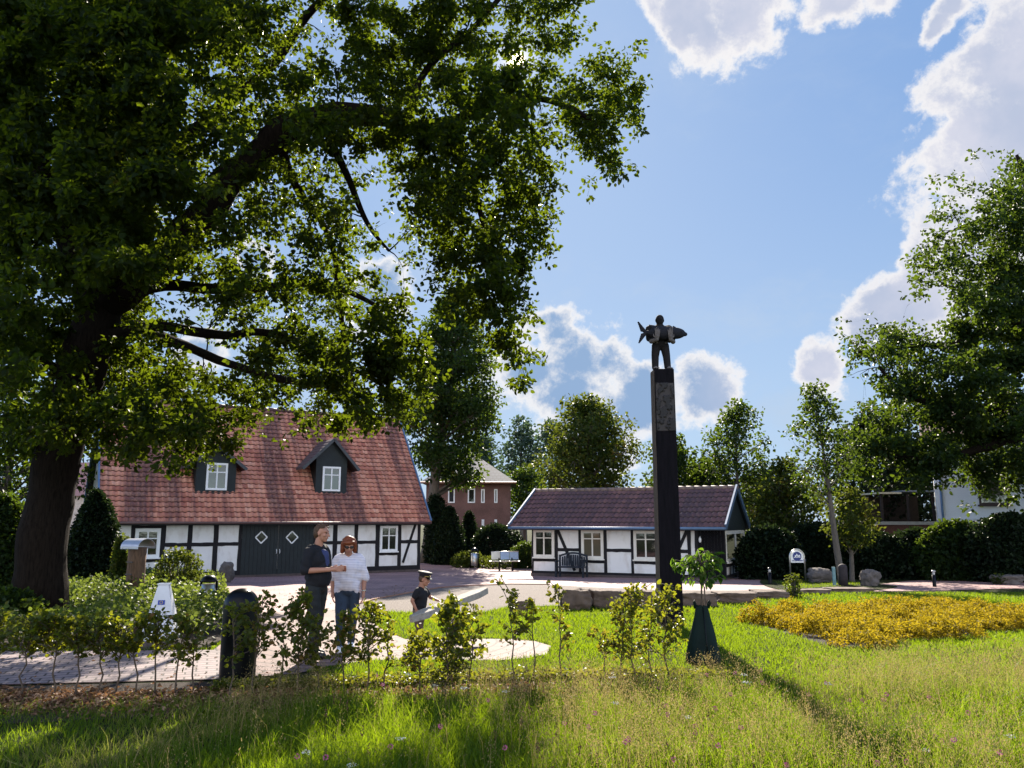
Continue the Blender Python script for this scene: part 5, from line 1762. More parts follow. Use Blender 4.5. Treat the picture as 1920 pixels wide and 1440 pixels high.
def boy():
    Y = 12.35
    x = P(789, 980, Y).x
    S = 0.62
    root = thing('person', 'small boy in peaked captain cap and dark t-shirt leaning on the wooden beam', 'person', (x, Y, gz(Y) + 0.012), R(70))
    hd, q, rot = head_prims((0, -0.075, 0.955), 0.80, R(10), R(10))
    torso = [('e', (0, 0.0, 0.54), (0.098, 0.080, 0.075)), ('c', (0, -0.005, 0.58), (0, -0.02, 0.70), 0.090, 0.090), ('c', (-0.03, -0.025, 0.74), (0.03, -0.025, 0.74), 0.082, 0.082),
             ('c', (-0.085, -0.025, 0.80), (0.085, -0.025, 0.80), 0.038, 0.038), ('c', (0, -0.03, 0.80), (0, -0.06, 0.89), 0.036, 0.036)]
    up = [('c', (-0.115, -0.025, 0.795), (-0.155, 0.04, 0.66), 0.034, 0.029), ('c', (0.115, -0.03, 0.795), (0.145, -0.11, 0.69), 0.034, 0.029)]
    lo = [('c', (-0.155, 0.04, 0.655), (-0.12, -0.01, 0.53), 0.028, 0.020), ('c', (0.145, -0.11, 0.685), (0.07, -0.26, 0.655), 0.028, 0.020)]
    hands = hand_prims((-0.12, -0.01, 0.53), (0.15, -0.15, -1), (1, 0, 0), (0, -1, 0), 0.11, 0.5) + hand_prims((0.07, -0.26, 0.655), (-0.25, -1, -0.15), (0, -0.1, -1), (-1, 0.2, 0), 0.11, 0.35)
    leg = []
    fps = ((-1, -0.05), (1, 0.09))
    for s, fy in fps:
        leg += [('c', (0.052 * s, 0, 0.50), (0.058 * s, fy * 0.5 - 0.02, 0.27), 0.060, 0.041), ('c', (0.058 * s, fy * 0.5 - 0.02, 0.27), (0.06 * s, fy, 0.06), 0.040, 0.028)]
    feet = [('c', (0.06 * s, fy + 0.015, 0.03), (0.068 * s, fy - 0.10, 0.024), 0.028, 0.022) for s, fy in fps]
    soft('body', hd + torso + up + lo + hands + leg + feet, SKIN, root, 0.006, 3)
    face_parts(root, q, rot, 0.8)
    soft('t_shirt', inflate(torso[1:4], 0.016) + [('e', (0, 0, 0.53), (0.108, 0.092, 0.06))] + [('c', (-0.115, -0.025, 0.795), (-0.14, 0.012, 0.715), 0.048, 0.046), ('c', (0.115, -0.03, 0.795), (0.132, -0.075, 0.73), 0.048, 0.046)], BLACKC, root, 0.009, 3, None, 0.007)
    sh = []
    for s, fy in fps:
        sh.append(('c', (0.055 * s, 0, 0.47), (0.062 * s, fy * 0.45 - 0.015, 0.29), 0.076, 0.068))
    soft('shorts', sh + [('e', (0, 0, 0.49), (0.11, 0.095, 0.07))], KHAKI, root, 0.009, 3, None, 0.007)
    for f in feet:
        soft('shoe', inflate([f], 0.010), SHOE, root, 0.008, 2)
    soft('hair', [('e', q(0, 0.03, 0.02), (0.068, 0.066, 0.072), rot)], HAIRB, root, 0.008, 1)
    cap = MB()
    M = Matrix.Translation(q(0, 0.005, 0.055)) @ rot.to_matrix().to_4x4()
    c0 = MB().lathe([(0.070, 0.0), (0.074, 0.002), (0.076, 0.030), (0.100, 0.052), (0.104, 0.060), (0.096, 0.070), (0.05, 0.078), (0.001, 0.080)], 28, (0, 0, 0), (1, 1.12))
    cap.add([M @ Vector(v) for v in c0.v], c0.f)
    cp = cap.build('captain_cap', mat('cap_felt', (0.012, 0.012, 0.016), 0.7), root, 'all')
    vz = MB()
    pts = [(0.072 * math.sin(a), -0.078 * math.cos(a), 0.004) for a in np.linspace(-1.1, 1.1, 13)]
    outr = [(0.078 * math.sin(a), -0.078 * math.cos(a) - 0.050 * math.cos(a) ** 0.6, -0.018) for a in np.linspace(-1.1, 1.1, 13)]
    poly = [M @ Vector(p) for p in pts + outr[::-1]]
    n = len(pts)
    vs = poly + [p + Vector((0, 0, -0.005)) for p in poly]
    fs = [(i, i + 1, 2 * n - 2 - i, 2 * n - 1 - i) for i in range(n - 1)] + [(2 * n + 2 * n - 1 - i, 2 * n + 2 * n - 2 - i, 2 * n + i + 1, 2 * n + i) for i in range(n - 1)] + \
         [(i, (i + 1) % (2 * n), (i + 1) % (2 * n) + 2 * n, i + 2 * n) for i in range(2 * n)]
    vz.add(vs, fs).build('peak', mat('cap_patent', (0.01, 0.01, 0.01), 0.15), cp, 'all')
    MB().tube([M @ Vector((0.078 * math.sin(a), -0.086 * math.cos(a), 0.012)) for a in np.linspace(-1.3, 1.3, 13)], 0.005, 6).build('cord', mat('gold_cord', (0.6, 0.42, 0.12), 0.4, metal=0.6), cp, 'all')


man()
woman()
boy()


# ================================================================== STREET FURNITURE
def ground_at(px, py):
    p = G(px, py)
    return Vector((p.x, p.y, gz(p.y)))


OLDWOOD = mat('silvered_wood', (0.30, 0.275, 0.235), 0.85, 0.35, 5, bump=0.5, bscale=30, streak=(0.7, 5, 5))
A, B = P(770, 1161, 11.85), P(911, 1107, 13.3)
mid = (A + B) / 2
root = thing('tilted_beam', 'weathered wooden beam tilted upwards on a post beside the boy', 'beam', (mid.x, mid.y, gz(mid.y)))
a, b_ = A - root.location, B - root.location
dn = (b_ - a).normalized()
sd = dn.cross(Vector((0, 0, 1))).normalized() * 0.11
up = sd.cross(dn).normalized() * 0.05
mb = MB()
pt = [a - sd * 0.25, a + dn * 0.3 - sd, b_ - dn * 0.22 - sd, b_ - sd * 0.35, b_ + sd * 0.45, b_ - dn * 0.3 + sd, a + dn * 0.25 + sd, a + sd * 0.3]
mb.prism([p + up for p in pt], -2 * up)
mb.build('beam', OLDWOOD, root, bevel=0.012)
mb = MB().tube([(0, 0, -0.05), (0, 0, (a.z + b_.z) / 2 - 0.05)], [0.07, 0.06], 10)
mb.build('post', OLDWOOD, root, 'all')
MB().bar((-0.16, -0.05, 0.02), (0.16, 0.05, 0.02), 0.3, 0.05).build('foot', GREYW, root)

# big black dome-topped bollard
BLACKP = mat('black_gloss_paint', (0.003, 0.003, 0.004), 0.30, 0.2, 6, bump=0.05, spec=0.15)
p = ground_at(444, 1282)
s = p.y / FPX
h = P(444, 1103, p.y).z - p.z
root = thing('bollard', 'thick black dome-topped bollard in the hedge row in front', 'bollard', p)
r = 31.5 * s
MB().lathe([(r * 1.02, -0.05), (r, 0.05), (r * 0.98, h - r * 0.95)] + [(r * 0.98 * math.cos(k), h - r * 0.95 + r * 0.95 * math.sin(k)) for k in np.linspace(0.12, 1.5, 12)], 40).build('post', BLACKP, root, 'all')
MB().lathe([(r * 1.0, h - r * 1.0), (r * 1.03, h - r * 0.99), (r * 1.03, h - r * 0.95), (r * 1.0, h - r * 0.94)], 40).build('collar', BLACKP, root, 'all')

# grey pyramid stele with the blue starred plaque
p = ground_at(300, 1213)
root = thing('info_pyramid', 'pale grey four-sided pyramid stele with a small blue plaque', 'stele', p, R(12))
s = p.y / FPX
h = P(298, 1096, p.y).z - p.z
wb, wt = 30 * s, 9 * s
bev = mat('pale_grey_metal', (0.55, 0.57, 0.60), 0.5, 0.08, 4)
mb = MB()
mb.add([(-wb, -wb, 0.12), (wb, -wb, 0.12), (wb, wb, 0.12), (-wb, wb, 0.12), (-wt, -wt, h), (wt, -wt, h), (wt, wt, h), (-wt, wt, h)],
       [(3, 2, 1, 0), (4, 5, 6, 7), (0, 1, 5, 4), (1, 2, 6, 5), (2, 3, 7, 6), (3, 0, 4, 7)])
mb.build('body', bev, root, bevel=0.008)
MB().box(-wb - 0.03, wb + 0.03, -wb - 0.03, wb + 0.03, -0.05, 0.12).build('base', PLINTH, root, bevel=0.01)
MB().box(-wt - 0.012, wt + 0.012, -wt - 0.012, wt + 0.012, h, h + 0.02).build('cap', bev, root, bevel=0.005)
k = lambda z: -(wb + (wt - wb) * (z - 0.12) / (h - 0.12))
zc = P(297, 1128, p.y).z - p.z
pw, ph_ = 5.8 * s, 3.9 * s
pl = MB().prism([(-pw, k(zc - ph_) - 0.008, zc - ph_), (pw, k(zc - ph_) - 0.008, zc - ph_), (pw, k(zc + ph_) - 0.008, zc + ph_), (-pw, k(zc + ph_) - 0.008, zc + ph_)], (0, 0.006, 0))
plq = pl.build('plaque', mat('flag_blue', (0.02, 0.05, 0.30), 0.5), root)
st = MB()
for i in range(12):
    an = 2 * math.pi * i / 12
    x, z = math.cos(an) * ph_ * 0.62, zc + math.sin(an) * ph_ * 0.62
    pts = []
    for j in range(10):
        rr_ = 0.0055 if j % 2 == 0 else 0.0024
        pts.append((x + rr_ * math.sin(j * math.pi / 5), k(z) - 0.0115, z + rr_ * math.cos(j * math.pi / 5)))
    st.prism(pts, (0, 0.003, 0))
st.build('star_ring', mat('flag_yellow', (0.75, 0.55, 0.03), 0.5), plq)

# wooden log stele with sheet-metal barrel roof
p = ground_at(262, 1096)
p = Vector((P(262, 980, 21).x, 21, gz(21)))
s = p.y / FPX
root = thing('log_stele', 'weathered wooden log with a curved grey metal cap in the planted bed', 'stele', p, R(-18))
h = P(262, 1026, p.y).z - p.z
w = 17 * s
MB().lathe([(w, -0.05), (w * 1.02, h * 0.3), (w * 0.97, h * 0.7), (w, h)], 18, (0, 0, 0), (1, 0.85)).build('log', mat('split_log', (0.15, 0.085, 0.05), 0.85, 0.5, 7, bump=0.8, bscale=22, streak=(4, 4, 0.7)), root, 'all')
cp = MB()
arc = [(-0.30, 0.0)] 
pts = [(math.cos(a) * w * 1.25, h - 0.02 + math.sin(a) * w * 0.95) for a in np.linspace(-0.1, math.pi + 0.1, 15)]
for (x0, z0), (x1, z1) in zip(pts[:-1], pts[1:]):
    cp.prism([(-w * 1.15, x0, z0), (-w * 1.15, x1, z1), (w * 1.2, x1, z1), (w * 1.2, x0, z0)], (0, (x0 + x1) * 0.01 + 0.004, 0.012))
cp.build('cap', mat('galvanised_sheet', (0.42, 0.42, 0.45), 0.45, 0.2, 4, metal=0.7), root)
for zz in (0.25, 0.5, 0.72):
    MB().prism([(-w * 0.62, -w * 0.88, h * zz), (w * 0.25, -w * 0.94, h * zz), (w * 0.25, -w * 0.94, h * zz + 0.03), (-w * 0.62, -w * 0.88, h * zz + 0.03)], (0, 0.05, 0)).build('strip', GREYW, root)


STEEL = mat('brushed_steel', (0.55, 0.54, 0.50), 0.3, 0.15, 5, metal=0.85)


def bin_(px, Y, base_py, top_py, wpx, label):
    p = Vector((P(px, 980, Y).x, Y, gz(Y)))
    s = Y / FPX
    h = P(px, top_py, Y).z - p.z
    r = wpx / 2 * s
    root = thing('litter_bin', label, 'litter bin', p, 0, 'round steel litter bins')
    MB().lathe([(r * 0.9, h * 0.12), (r, h * 0.14), (r, h * 0.74), (r * 0.95, h * 0.74)], 24).build('drum', STEEL, root, 'all')
    MB().lathe([(r * 1.08, h * 0.80), (r * 1.08, h * 0.84), (r * 0.85, h * 0.94), (r * 0.4, h * 0.99), (0.01, h)], 24).build('lid', BLACKP, root, 'all')
    for sx_ in (-1, 1):
        MB().tube([(sx_ * r * 1.06, 0, 0), (sx_ * r * 1.06, 0, h * 0.84)], 0.03, 8).build('post', BLACKP, root, 'all')
    return root


bin_(399, 18.5, 1130, 1078, 27, 'steel litter bin with black lid standing in the leafy bed on the left')

bin_(890, 42, 1063, 1027, 13, 'steel litter bin with black lid beside the dark yews')

# metal bench
p = Vector((P(948, 980, 40).x, 40, gz(40)))
root = thing('metal_bench', 'perforated light metal bench on dark legs near the cottage corner', 'bench', p, R(8))
L = 1.36
bl = mat('blue_grey_mesh', (0.36, 0.48, 0.66), 0.4, 0.15, 8, metal=0.4)
for i in range(3):
    x0 = -L / 2 + i * L / 3
    MB().prism([(x0 + 0.01, 0.20, 0.52), (x0 + L / 3 - 0.01, 0.20, 0.52), (x0 + L / 3 - 0.01, 0.30, 0.88), (x0 + 0.01, 0.30, 0.88)], (0, 0.02, 0)).build('backrest', bl if i else STEEL, root)
MB().box(-L / 2 - 0.12, L / 2, -0.28, 0.16, 0.43, 0.47).build('seat', STEEL, root, bevel=0.008)
MB().tube([(-L / 2, 0.31, 0.89), (L / 2, 0.31, 0.89)], 0.02, 8).build('top_rail', STEEL, root, 'all')
for x in (-0.30, 0.34):
    MB().box(x - 0.04, x + 0.04, -0.06, 0.06, 0, 0.43).build('leg', BLACKP, root)
    MB().box(x - 0.03, x + 0.03, 0.162, 0.20, 0.40, 0.6).build('bracket', BLACKP, root)
MB().bar((-0.30, 0, 0.38), (0.34, 0, 0.22), 0.04, 0.04).build('brace', BLACKP, root)

# dark wooden garden bench in front of the cottage
H = COTTAGE
u0 = H.front(1055, 1060)[0]
u1 = H.front(1105, 1060)[0]
pos = H.o + H.d * ((u0 + u1) / 2) - H.b * 0.55
root = thing('garden_bench', 'dark blue wooden garden bench against the cottage wall', 'bench', (pos.x, pos.y, gz(pos.y)), H.a)
bw = (u1 - u0) / 2
db = mat('dark_blue_paint', (0.008, 0.014, 0.024), 0.5, 0.3, 8)
for x in (-bw, bw):
    for y in (-0.24, 0.24):
        MB().box(x - 0.035, x + 0.035, y - 0.035, y + 0.035, 0, 0.64 if y < 0 else 0.92).build('leg', db, root)
    MB().box(x - 0.045, x + 0.045, -0.32, 0.20, 0.642, 0.68).build('armrest', db, root)
MB().box(-bw + 0.036, bw - 0.036, -0.28, 0.20, 0.40, 0.45).build('seat', db, root)
bk = MB()
n = 11
for i in range(n):
    x = -bw + 0.12 + (2 * bw - 0.24) * i / (n - 1)
    bk.box(x - 0.035, x + 0.035, 0.235, 0.262, 0.46, 0.84 + 0.09 * math.sin(math.pi * i / (n - 1)))
prev = None
for i in range(12):
    x0, x1 = -bw + 0.04 + (2 * bw - 0.08) * i / 12, -bw + 0.04 + (2 * bw - 0.08) * (i + 1) / 12
    z0, z1 = 0.85 + 0.11 * math.sin(math.pi * i / 12), 0.85 + 0.11 * math.sin(math.pi * (i + 1) / 12)
    bk.prism([(x0, 0.225, z0), (x1, 0.225, z1), (x1, 0.225, z1 + 0.08), (x0, 0.225, z0 + 0.08)], (0, 0.05, 0))
bk.build('backrest', db, root)

# arched notice sign
p = ground_at(1497, 1091)
Y = p.y
s = Y / FPX
zt = P(1494, 1030, Y).z - p.z
r = 14.0 * s
root = thing('arched_sign', 'white arched notice sign with a round blue emblem on two steel posts', 'sign', p, R(6))
pts = [(-r, 0, 0)] + [(-r, 0, zt - r)] + [(-r * math.cos(a), 0, zt - r + r * math.sin(a)) for a in np.linspace(0.15, math.pi - 0.15, 14)] + [(r, 0, zt - r), (r, 0, 0)]
MB().tube(pts, 0.028, 8).build('post', STEEL, root, 'all')
zb = P(1494, 1055, Y).z - p.z
ri = r - 0.035
out = [(-ri, -0.012, zb)] + [(ri, -0.012, zb), (ri, -0.012, zt - r)] + [(ri * math.cos(a), -0.012, zt - r + ri * math.sin(a)) for a in np.linspace(0.1, math.pi - 0.1, 18)] + [(-ri, -0.012, zt - r)]
pn = MB().prism(out, (0, 0.02, 0)).build('panel', WHITE, root)
NAVY = mat('navy_print', (0.035, 0.05, 0.20), 0.5)
er = 8.2 * s
ez = P(1494, 1043, Y).z - p.z
em = MB().prism([(er * math.cos(a), -0.020, ez + er * math.sin(a)) for a in np.linspace(0, 2 * math.pi, 33)[:-1]], (0, 0.006, 0)).build('emblem', NAVY, pn)
wh = MB()
for x, z, w_, h_ in ((-0.55, -0.05, 0.30, 0.35), (-0.18, 0.10, 0.25, 0.5), (0.12, -0.05, 0.22, 0.42), (0.40, 0.0, 0.30, 0.38)):
    wh.prism([((x) * er, -0.024, ez + (z - 0.1) * er), ((x + w_) * er, -0.024, ez + (z - 0.1) * er), ((x + w_) * er, -0.024, ez + (z + h_ * 0.6) * er), ((x + w_ / 2) * er, -0.024, ez + (z + h_) * er), (x * er, -0.024, ez + (z + h_ * 0.6) * er)], (0, 0.003, 0))
wvp = [(-0.8 + 0.16 * i, -0.22 - 0.07 * math.sin(i * 1.7)) for i in range(11)]
for (x0, z0), (x1, z1) in zip(wvp[:-1], wvp[1:]):
    wh.bar((x0 * er, -0.022, ez + z0 * er), (x1 * er, -0.022, ez + z1 * er), 0.02, 0.004, (0, 1, 0))
wh.build('emblem_mark', WHITE, em)
tx = MB()
x = -ri * 0.82
r_ = np.random.default_rng(4)
for wlen in (4, 3, 8, 4):
    for i in range(wlen):
        w_ = 0.016
        tx.box(x, x + w_, -0.0165, -0.0125, zb + 0.05, zb + 0.05 + (0.075 if r_.random() < 0.4 else 0.05))
        x += 0.026
    x += 0.02
tx.build('lettering', NAVY, pn)


def light_bollard(px, Y, top_py, wpx, label, capc=STEEL):
    p = Vector((P(px, 980, Y).x, Y, gz(Y)))
    h = P(px, top_py, Y).z - p.z
    r = wpx / 2 / FPX * Y
    root = thing('bollard_light', label, 'bollard light', p, 0, 'small bollard lights by the paths')
    MB().lathe([(r * 1.1, -0.05), (r, 0.03), (r, h * 0.72)], 16).build('post', BLACKP, root, 'all')
    MB().lathe([(r * 0.7, h * 0.72), (r * 0.7, h * 0.9)], 16).build('lens', mat('lamp_lens', (0.5, 0.5, 0.48), 0.2), root, 'all')
    MB().lathe([(r * 1.15, h * 0.9), (r * 1.15, h * 0.96), (r * 0.5, h)], 16).build('cap', capc, root, 'all')


light_bollard(1742, 27.5, 1069, 6.5, 'slim bollard light standing alone before the dark shrubs on the right')
light_bollard(1438, 29, 1064, 6.5, 'slim dark bollard light at the cottage end of the grass island', BLACKP)
p = ground_at(1582, 1099)
root = thing('bollard', 'thick dark wooden bollard with rounded top on the grass island', 'bollard', p)
s = p.y / FPX
h = P(1582, 1057, p.y).z - p.z
r = 8 * s
MB().lathe([(r, -0.05), (r * 1.02, h * 0.5), (r, h - r * 0.8)] + [(r * math.cos(k), h - r * 0.8 + r * 0.8 * math.sin(k)) for k in np.linspace(0.2, 1.5, 6)], 20).build('post', mat('old_dark_post', (0.035, 0.026, 0.028), 0.8, 0.4, 8, bump=0.4), root, 'all')
p = ground_at(1565, 1099)
root = thing('stake', 'thin weathered teal stake left of the dark wooden bollard', 'stake', p)
MB().box(-0.05, 0.05, -0.04, 0.04, -0.1, P(1565, 1063, p.y).z - p.z).build('post', mat('teal_wood', (0.16, 0.26, 0.27), 0.8, 0.3, 8), root, bevel=0.008)

STONE = mat('boulder_granite', (0.11, 0.092, 0.082), 0.9, 0.4, 5, bump=0.7, bscale=14)
SAND = mat('sandstone_block', (0.12, 0.085, 0.064), 0.9, 0.45, 4, bump=0.9, bscale=12)


def boulder(px, base_py, wpx, top_py, label, seed, deep=0.8, Y=None, m=STONE, rz=0.0, box=0.35, group='boulders round the lawn'):
    p = ground_at(px, base_py) if Y is None else Vector((P(px, 980, Y).x, Y, gz(Y)))
    h = P(px, top_py, p.y).z - p.z
    w = wpx / FPX * p.y
    o = rock('boulder', (w, w * deep, h), m, None, seed, box, 4, 0.13)
    o.location = p
    o.rotation_euler = (0, 0, rz)
    tag(o, label, 'boulder', group)


boulder(1422, 1085, 38, 1072, 'flat pale boulder at the right corner of the cottage', 3)
boulder(1537, 1093, 42, 1066, 'slanted grey boulder right of the arched sign', 5, 0.8)
boulder(1632, 1099, 36, 1069, 'upright rounded boulder between bollard and side path', 8)
boulder(1890, 1096, 52, 1077, 'low brown boulder near the right edge', 12)
boulder(430, 1080, 28, 1054, 'grey round boulder guarding the barn door', 15, Y=30.5)
for i, (x0, x1, yb, yt, yw) in enumerate([(955, 992, 1147, 1127, 0.30), (1055, 1112, 1144, 1106, 0.55), (1110, 1168, 1142, 1108, 0.5), (1166, 1234, 1140, 1110, 0.5), (1278, 1346, 1138, 1112, 0.5),
                                          (1344, 1422, 1133, 1112, 0.6), (1418, 1484, 1124, 1108, 0.6), (1482, 1560, 1115, 1105, 0.6), (1556, 1640, 1111, 1103, 0.6)]):
    p = ground_at((x0 + x1) / 2, yb)
    w = (x1 - x0) / FPX * p.y
    h = max(0.10, P((x0 + x1) / 2, yt, p.y + yw * 0.2).z - p.z + 0.02)
    o = rock('stone_block', (w * 1.06, yw * 1.3, h * 1.1), SAND, None, 20 + i, 0.85, 4, 0.10)
    o.location = (p.x, p.y + yw * 0.5, p.z - 0.03)
    lab = ['small flat stone lying alone on the gravel edge', 'tall squared stone block at the left end of the stone row', 'second stone block from the left in the row', 'long stone block just left of the carved column',
           'long stone block just right of the carved column', 'long low stone block right of the watering bag sapling', 'low stone block before the grass island', 'flat kerb stone below the arched sign', 'flat stone at the right end of the row'][i]
    tag(o, lab, 'stone block', 'stone blocks edging the lawn')


# grass island under the sign
isl = gp([(1425, 1090), (1450, 1083), (1520, 1085), (1600, 1092), (1682, 1100), (1640, 1108), (1560, 1112), (1490, 1111), (1440, 1101)])
sheet('grass_island', smooth_poly(isl), 0.018, m_soil, label='small grass island with sign, bollard and boulders')


# ================================================================== YOUNG HEDGE, SAPLING, BED, GRASS
BEECH = leaf_mat('beech_leaf', [(0.0, (0.010, 0.022, 0.006)), (0.5, (0.028, 0.046, 0.008)), (0.8, (0.08, 0.075, 0.012)), (1.0, (0.16, 0.085, 0.022))], (0.42, 0.44, 0.015), 0.48, 0.42, 0.2)
MAG = leaf_mat('sapling_leaf', [(0.0, (0.016, 0.042, 0.010)), (0.6, (0.030, 0.066, 0.014)), (1.0, (0.07, 0.085, 0.02))], (0.24, 0.42, 0.02), 0.46, 0.5, 0.12)
TWIG = mat('brown_twig', (0.07, 0.05, 0.035), 0.8, 0.3, 20)


def hedge_plant(px, Y, top_py, low_py, wpx, n, label, seed, tone=0.5, lean=0, leafL=0.075, arms=None):
    """a whip of young hornbeam: thin stem, side twigs with flat leaves along them"""
    global rng
    rng = np.random.default_rng(seed)
    base = Vector((P(px, 980, Y).x, Y, gz(Y)))
    zt, zl = P(px, top_py, Y).z - base.z, P(px, low_py, Y).z - base.z
    root = thing('hedge_plant', label, 'shrub', base, 0, 'young hedge plants in a row')
    mb = MB()
    w = wpx / 2 / FPX * Y
    st = [Vector((0, 0, -0.05))]
    for k in range(1, 8):
        st.append(Vector((lean * (k / 7) ** 1.5 + rng.normal() * 0.014, rng.normal() * 0.014, zt * k / 7)))
    mb.tube(st, [0.011 - 0.0011 * k for k in range(8)], 6)
    n = int(n * 1.35)
    ntw = max(4, n // 13)
    C, D = [], []
    for i in range(ntw):
        t = zl / zt + (1 - zl / zt) * (i + rng.random()) / ntw
        t = min(0.98, max(0.12, t - 0.05))
        j = min(6, int(t * 7))
        p0 = st[j].lerp(st[j + 1], t * 7 - j)
        a = rng.random() * 2 * math.pi
        L = w * rng.uniform(0.55, 1.1) * (1.15 - 0.6 * max(0, (t - 0.5) * 2) ** 1.5)
        d = Vector((math.cos(a), math.sin(a) * 0.85, 0.45 + 0.4 * t))
        p2 = p0 + d.normalized() * L
        p2.z = min(p2.z, zt + 0.02)
        p1 = (p0 + p2) / 2 + Vector((0, 0, 0.04 * rng.random()))
        mb.tube([p0, p1, p2], [0.005, 0.0035, 0.0015], 4, False)
        m_ = max(4, int(n / ntw))
        for k in range(m_):
            q = rng.uniform(0.1, 1.05)
            C.append(np.array(p0.lerp(p1, q * 2) if q < 0.5 else p1.lerp(p2, q * 2 - 1)) + rng.normal(0, 0.022, 3))
            D.append(np.array(d) * 0.6 + rng.normal(0, 0.6, 3) + np.array([0, 0, -0.35]))
    for arm in arms or []:
        pts = [P(x, y, Y) - base for x, y in arm]
        mb.tube(pts, [0.006] + [0.004] * (len(pts) - 1), 5, False)
        for a_, b_ in zip(pts[:-1], pts[1:]):
            for k in range(7):
                C.append(np.array(a_.lerp(b_, rng.random())) + rng.normal(0, 0.025, 3))
                D.append(np.array(b_ - a_) * 3 + rng.normal(0, 0.6, 3) + np.array([0, 0, -0.5]))
    C, D = np.array(C), np.array(D)
    ln = leafL * rng.uniform(0.6, 1.25, len(C))
    v, q, = leaf_arrays(C, D, rand_unit(len(C)) * 0.8 + np.array([0, -0.25, 0.6]), ln, 0.34, 0.10, 0.15)
    tn = np.clip(rng.normal(tone, 0.24, len(C)), 0, 1)
    mb.build('stem', TWIG, root, 'all')
    obj('leaves', np_mesh('leaves', v, q, np.repeat(tn, 2)), BEECH, root)


HP = [  # px, Y, top, lowest leaf, width, leaves, label, tone
    (8, 8.7, 1148, 1228, 110, 300, 'leafy hedge whip at the far left edge of the row', 0.25),
    (70, 8.7, 1160, 1230, 110, 300, 'bushy hedge whip in front of the oak trunk foot', 0.25),
    (130, 8.75, 1155, 1228, 110, 320, 'hedge whip just right of the oak trunk foot', 0.28),
    (172, 8.75, 1163, 1230, 90, 240, 'hedge whip third to the left of the pyramid stele', 0.28),
    (210, 8.8, 1162, 1232, 90, 240, 'hedge whip second to the left of the pyramid stele', 0.3),
    (242, 8.8, 1167, 1230, 80, 210, 'hedge whip nearest left of the pyramid stele', 0.3),
    (278, 8.8, 1165, 1228, 80, 190, 'short hedge whip covering the foot of the pyramid stele on its left', 0.3),
    (314, 8.8, 1150, 1226, 85, 200, 'hedge whip covering the foot of the pyramid stele on its right', 0.33),
    (352, 8.8, 1160, 1240, 80, 170, 'hedge whip with a few yellow leaves between stele and black bollard', 0.5),
    (384, 8.85, 1168, 1246, 66, 110, 'thin yellowing hedge whip just left of the black bollard', 0.6),
    (452, 8.5, 1140, 1240, 70, 150, 'hedge whip growing in front of the black bollard', 0.45),
    (491, 8.75, 1118, 1226, 84, 210, 'yellowing hedge whip just right of the black bollard', 0.62),
    (538, 8.8, 1150, 1256, 56, 60, 'sparse thin hedge whip left of the man', 0.6),
    (571, 8.7, 1112, 1240, 84, 400, 'dense hedge whip in front of the man', 0.5),
    (606, 8.9, 1158, 1252, 70, 150, 'small hedge whip between the man and the woman', 0.55),
    (655, 8.8, 1150, 1246, 72, 200, 'thin hedge whip in front of the woman', 0.6),
    (697, 8.7, 1132, 1236, 100, 330, 'dense wide hedge whip right of the woman', 0.5),
    (730, 9.0, 1160, 1250, 50, 70, 'thin hedge whip left of the boy', 0.55),
    (790, 8.9, 1192, 1264, 84, 240, 'hedge whip in front of the boy', 0.45),
    (842, 8.6, 1128, 1290, 100, 760, 'fullest dark hedge plant below the tilted beam', 0.36),
    (882, 9.1, 1142, 1230, 70, 190, 'hedge whip at the upper end of the tilted beam', 0.45),
    (962, 9.3, 1108, 1205, 60, 110, 'hedge whip left of the pair standing before the gravel', 0.5),
    (1000, 9.5, 1122, 1190, 46, 70, 'slim hedge whip with yellow top before the gravel', 0.66),
    (1049, 9.5, 1100, 1215, 52, 110, 'yellow-green hedge whip at the right end of the round path', 0.72),
    (1158, 9.4, 1122, 1240, 76, 190, 'hedge whip left of the bright pair before the column', 0.55),
    (1180, 9.3, 1100, 1235, 90, 260, 'bright branching hedge whip before the stone blocks', 0.6),
    (1212, 9.6, 1130, 1240, 64, 130, 'small hedge whip among the pair left of the column', 0.6),
    (1240, 9.3, 1108, 1230, 96, 290, 'branching hedge whip in front of the column foot', 0.55),
    (1128, 9.5, 1180, 1235, 50, 60, 'low reddish hedge whip at the left of the column group', 0.8)]
for i, (px, Y, tp, lp, w, n, lab, tn) in enumerate(HP):
    arms = None
    if px == 1180:
        arms = [[(1180, 1150), (1195, 1110), (1225, 1092), (1262, 1098)]]
    if px == 1049:
        arms = [[(1049, 1125), (1040, 1100), (1028, 1088)]]
    if px == 836:
        arms = [[(836, 1140), (822, 1100), (818, 1070)]]
    if px == 962:
        arms = [[(962, 1150), (945, 1110), (930, 1085)], [(962, 1120), (938, 1080)]]
    hedge_plant(px, Y, tp, lp, w, n, lab, 200 + i, tn, rng.normal() * 0.04, 0.058, arms)

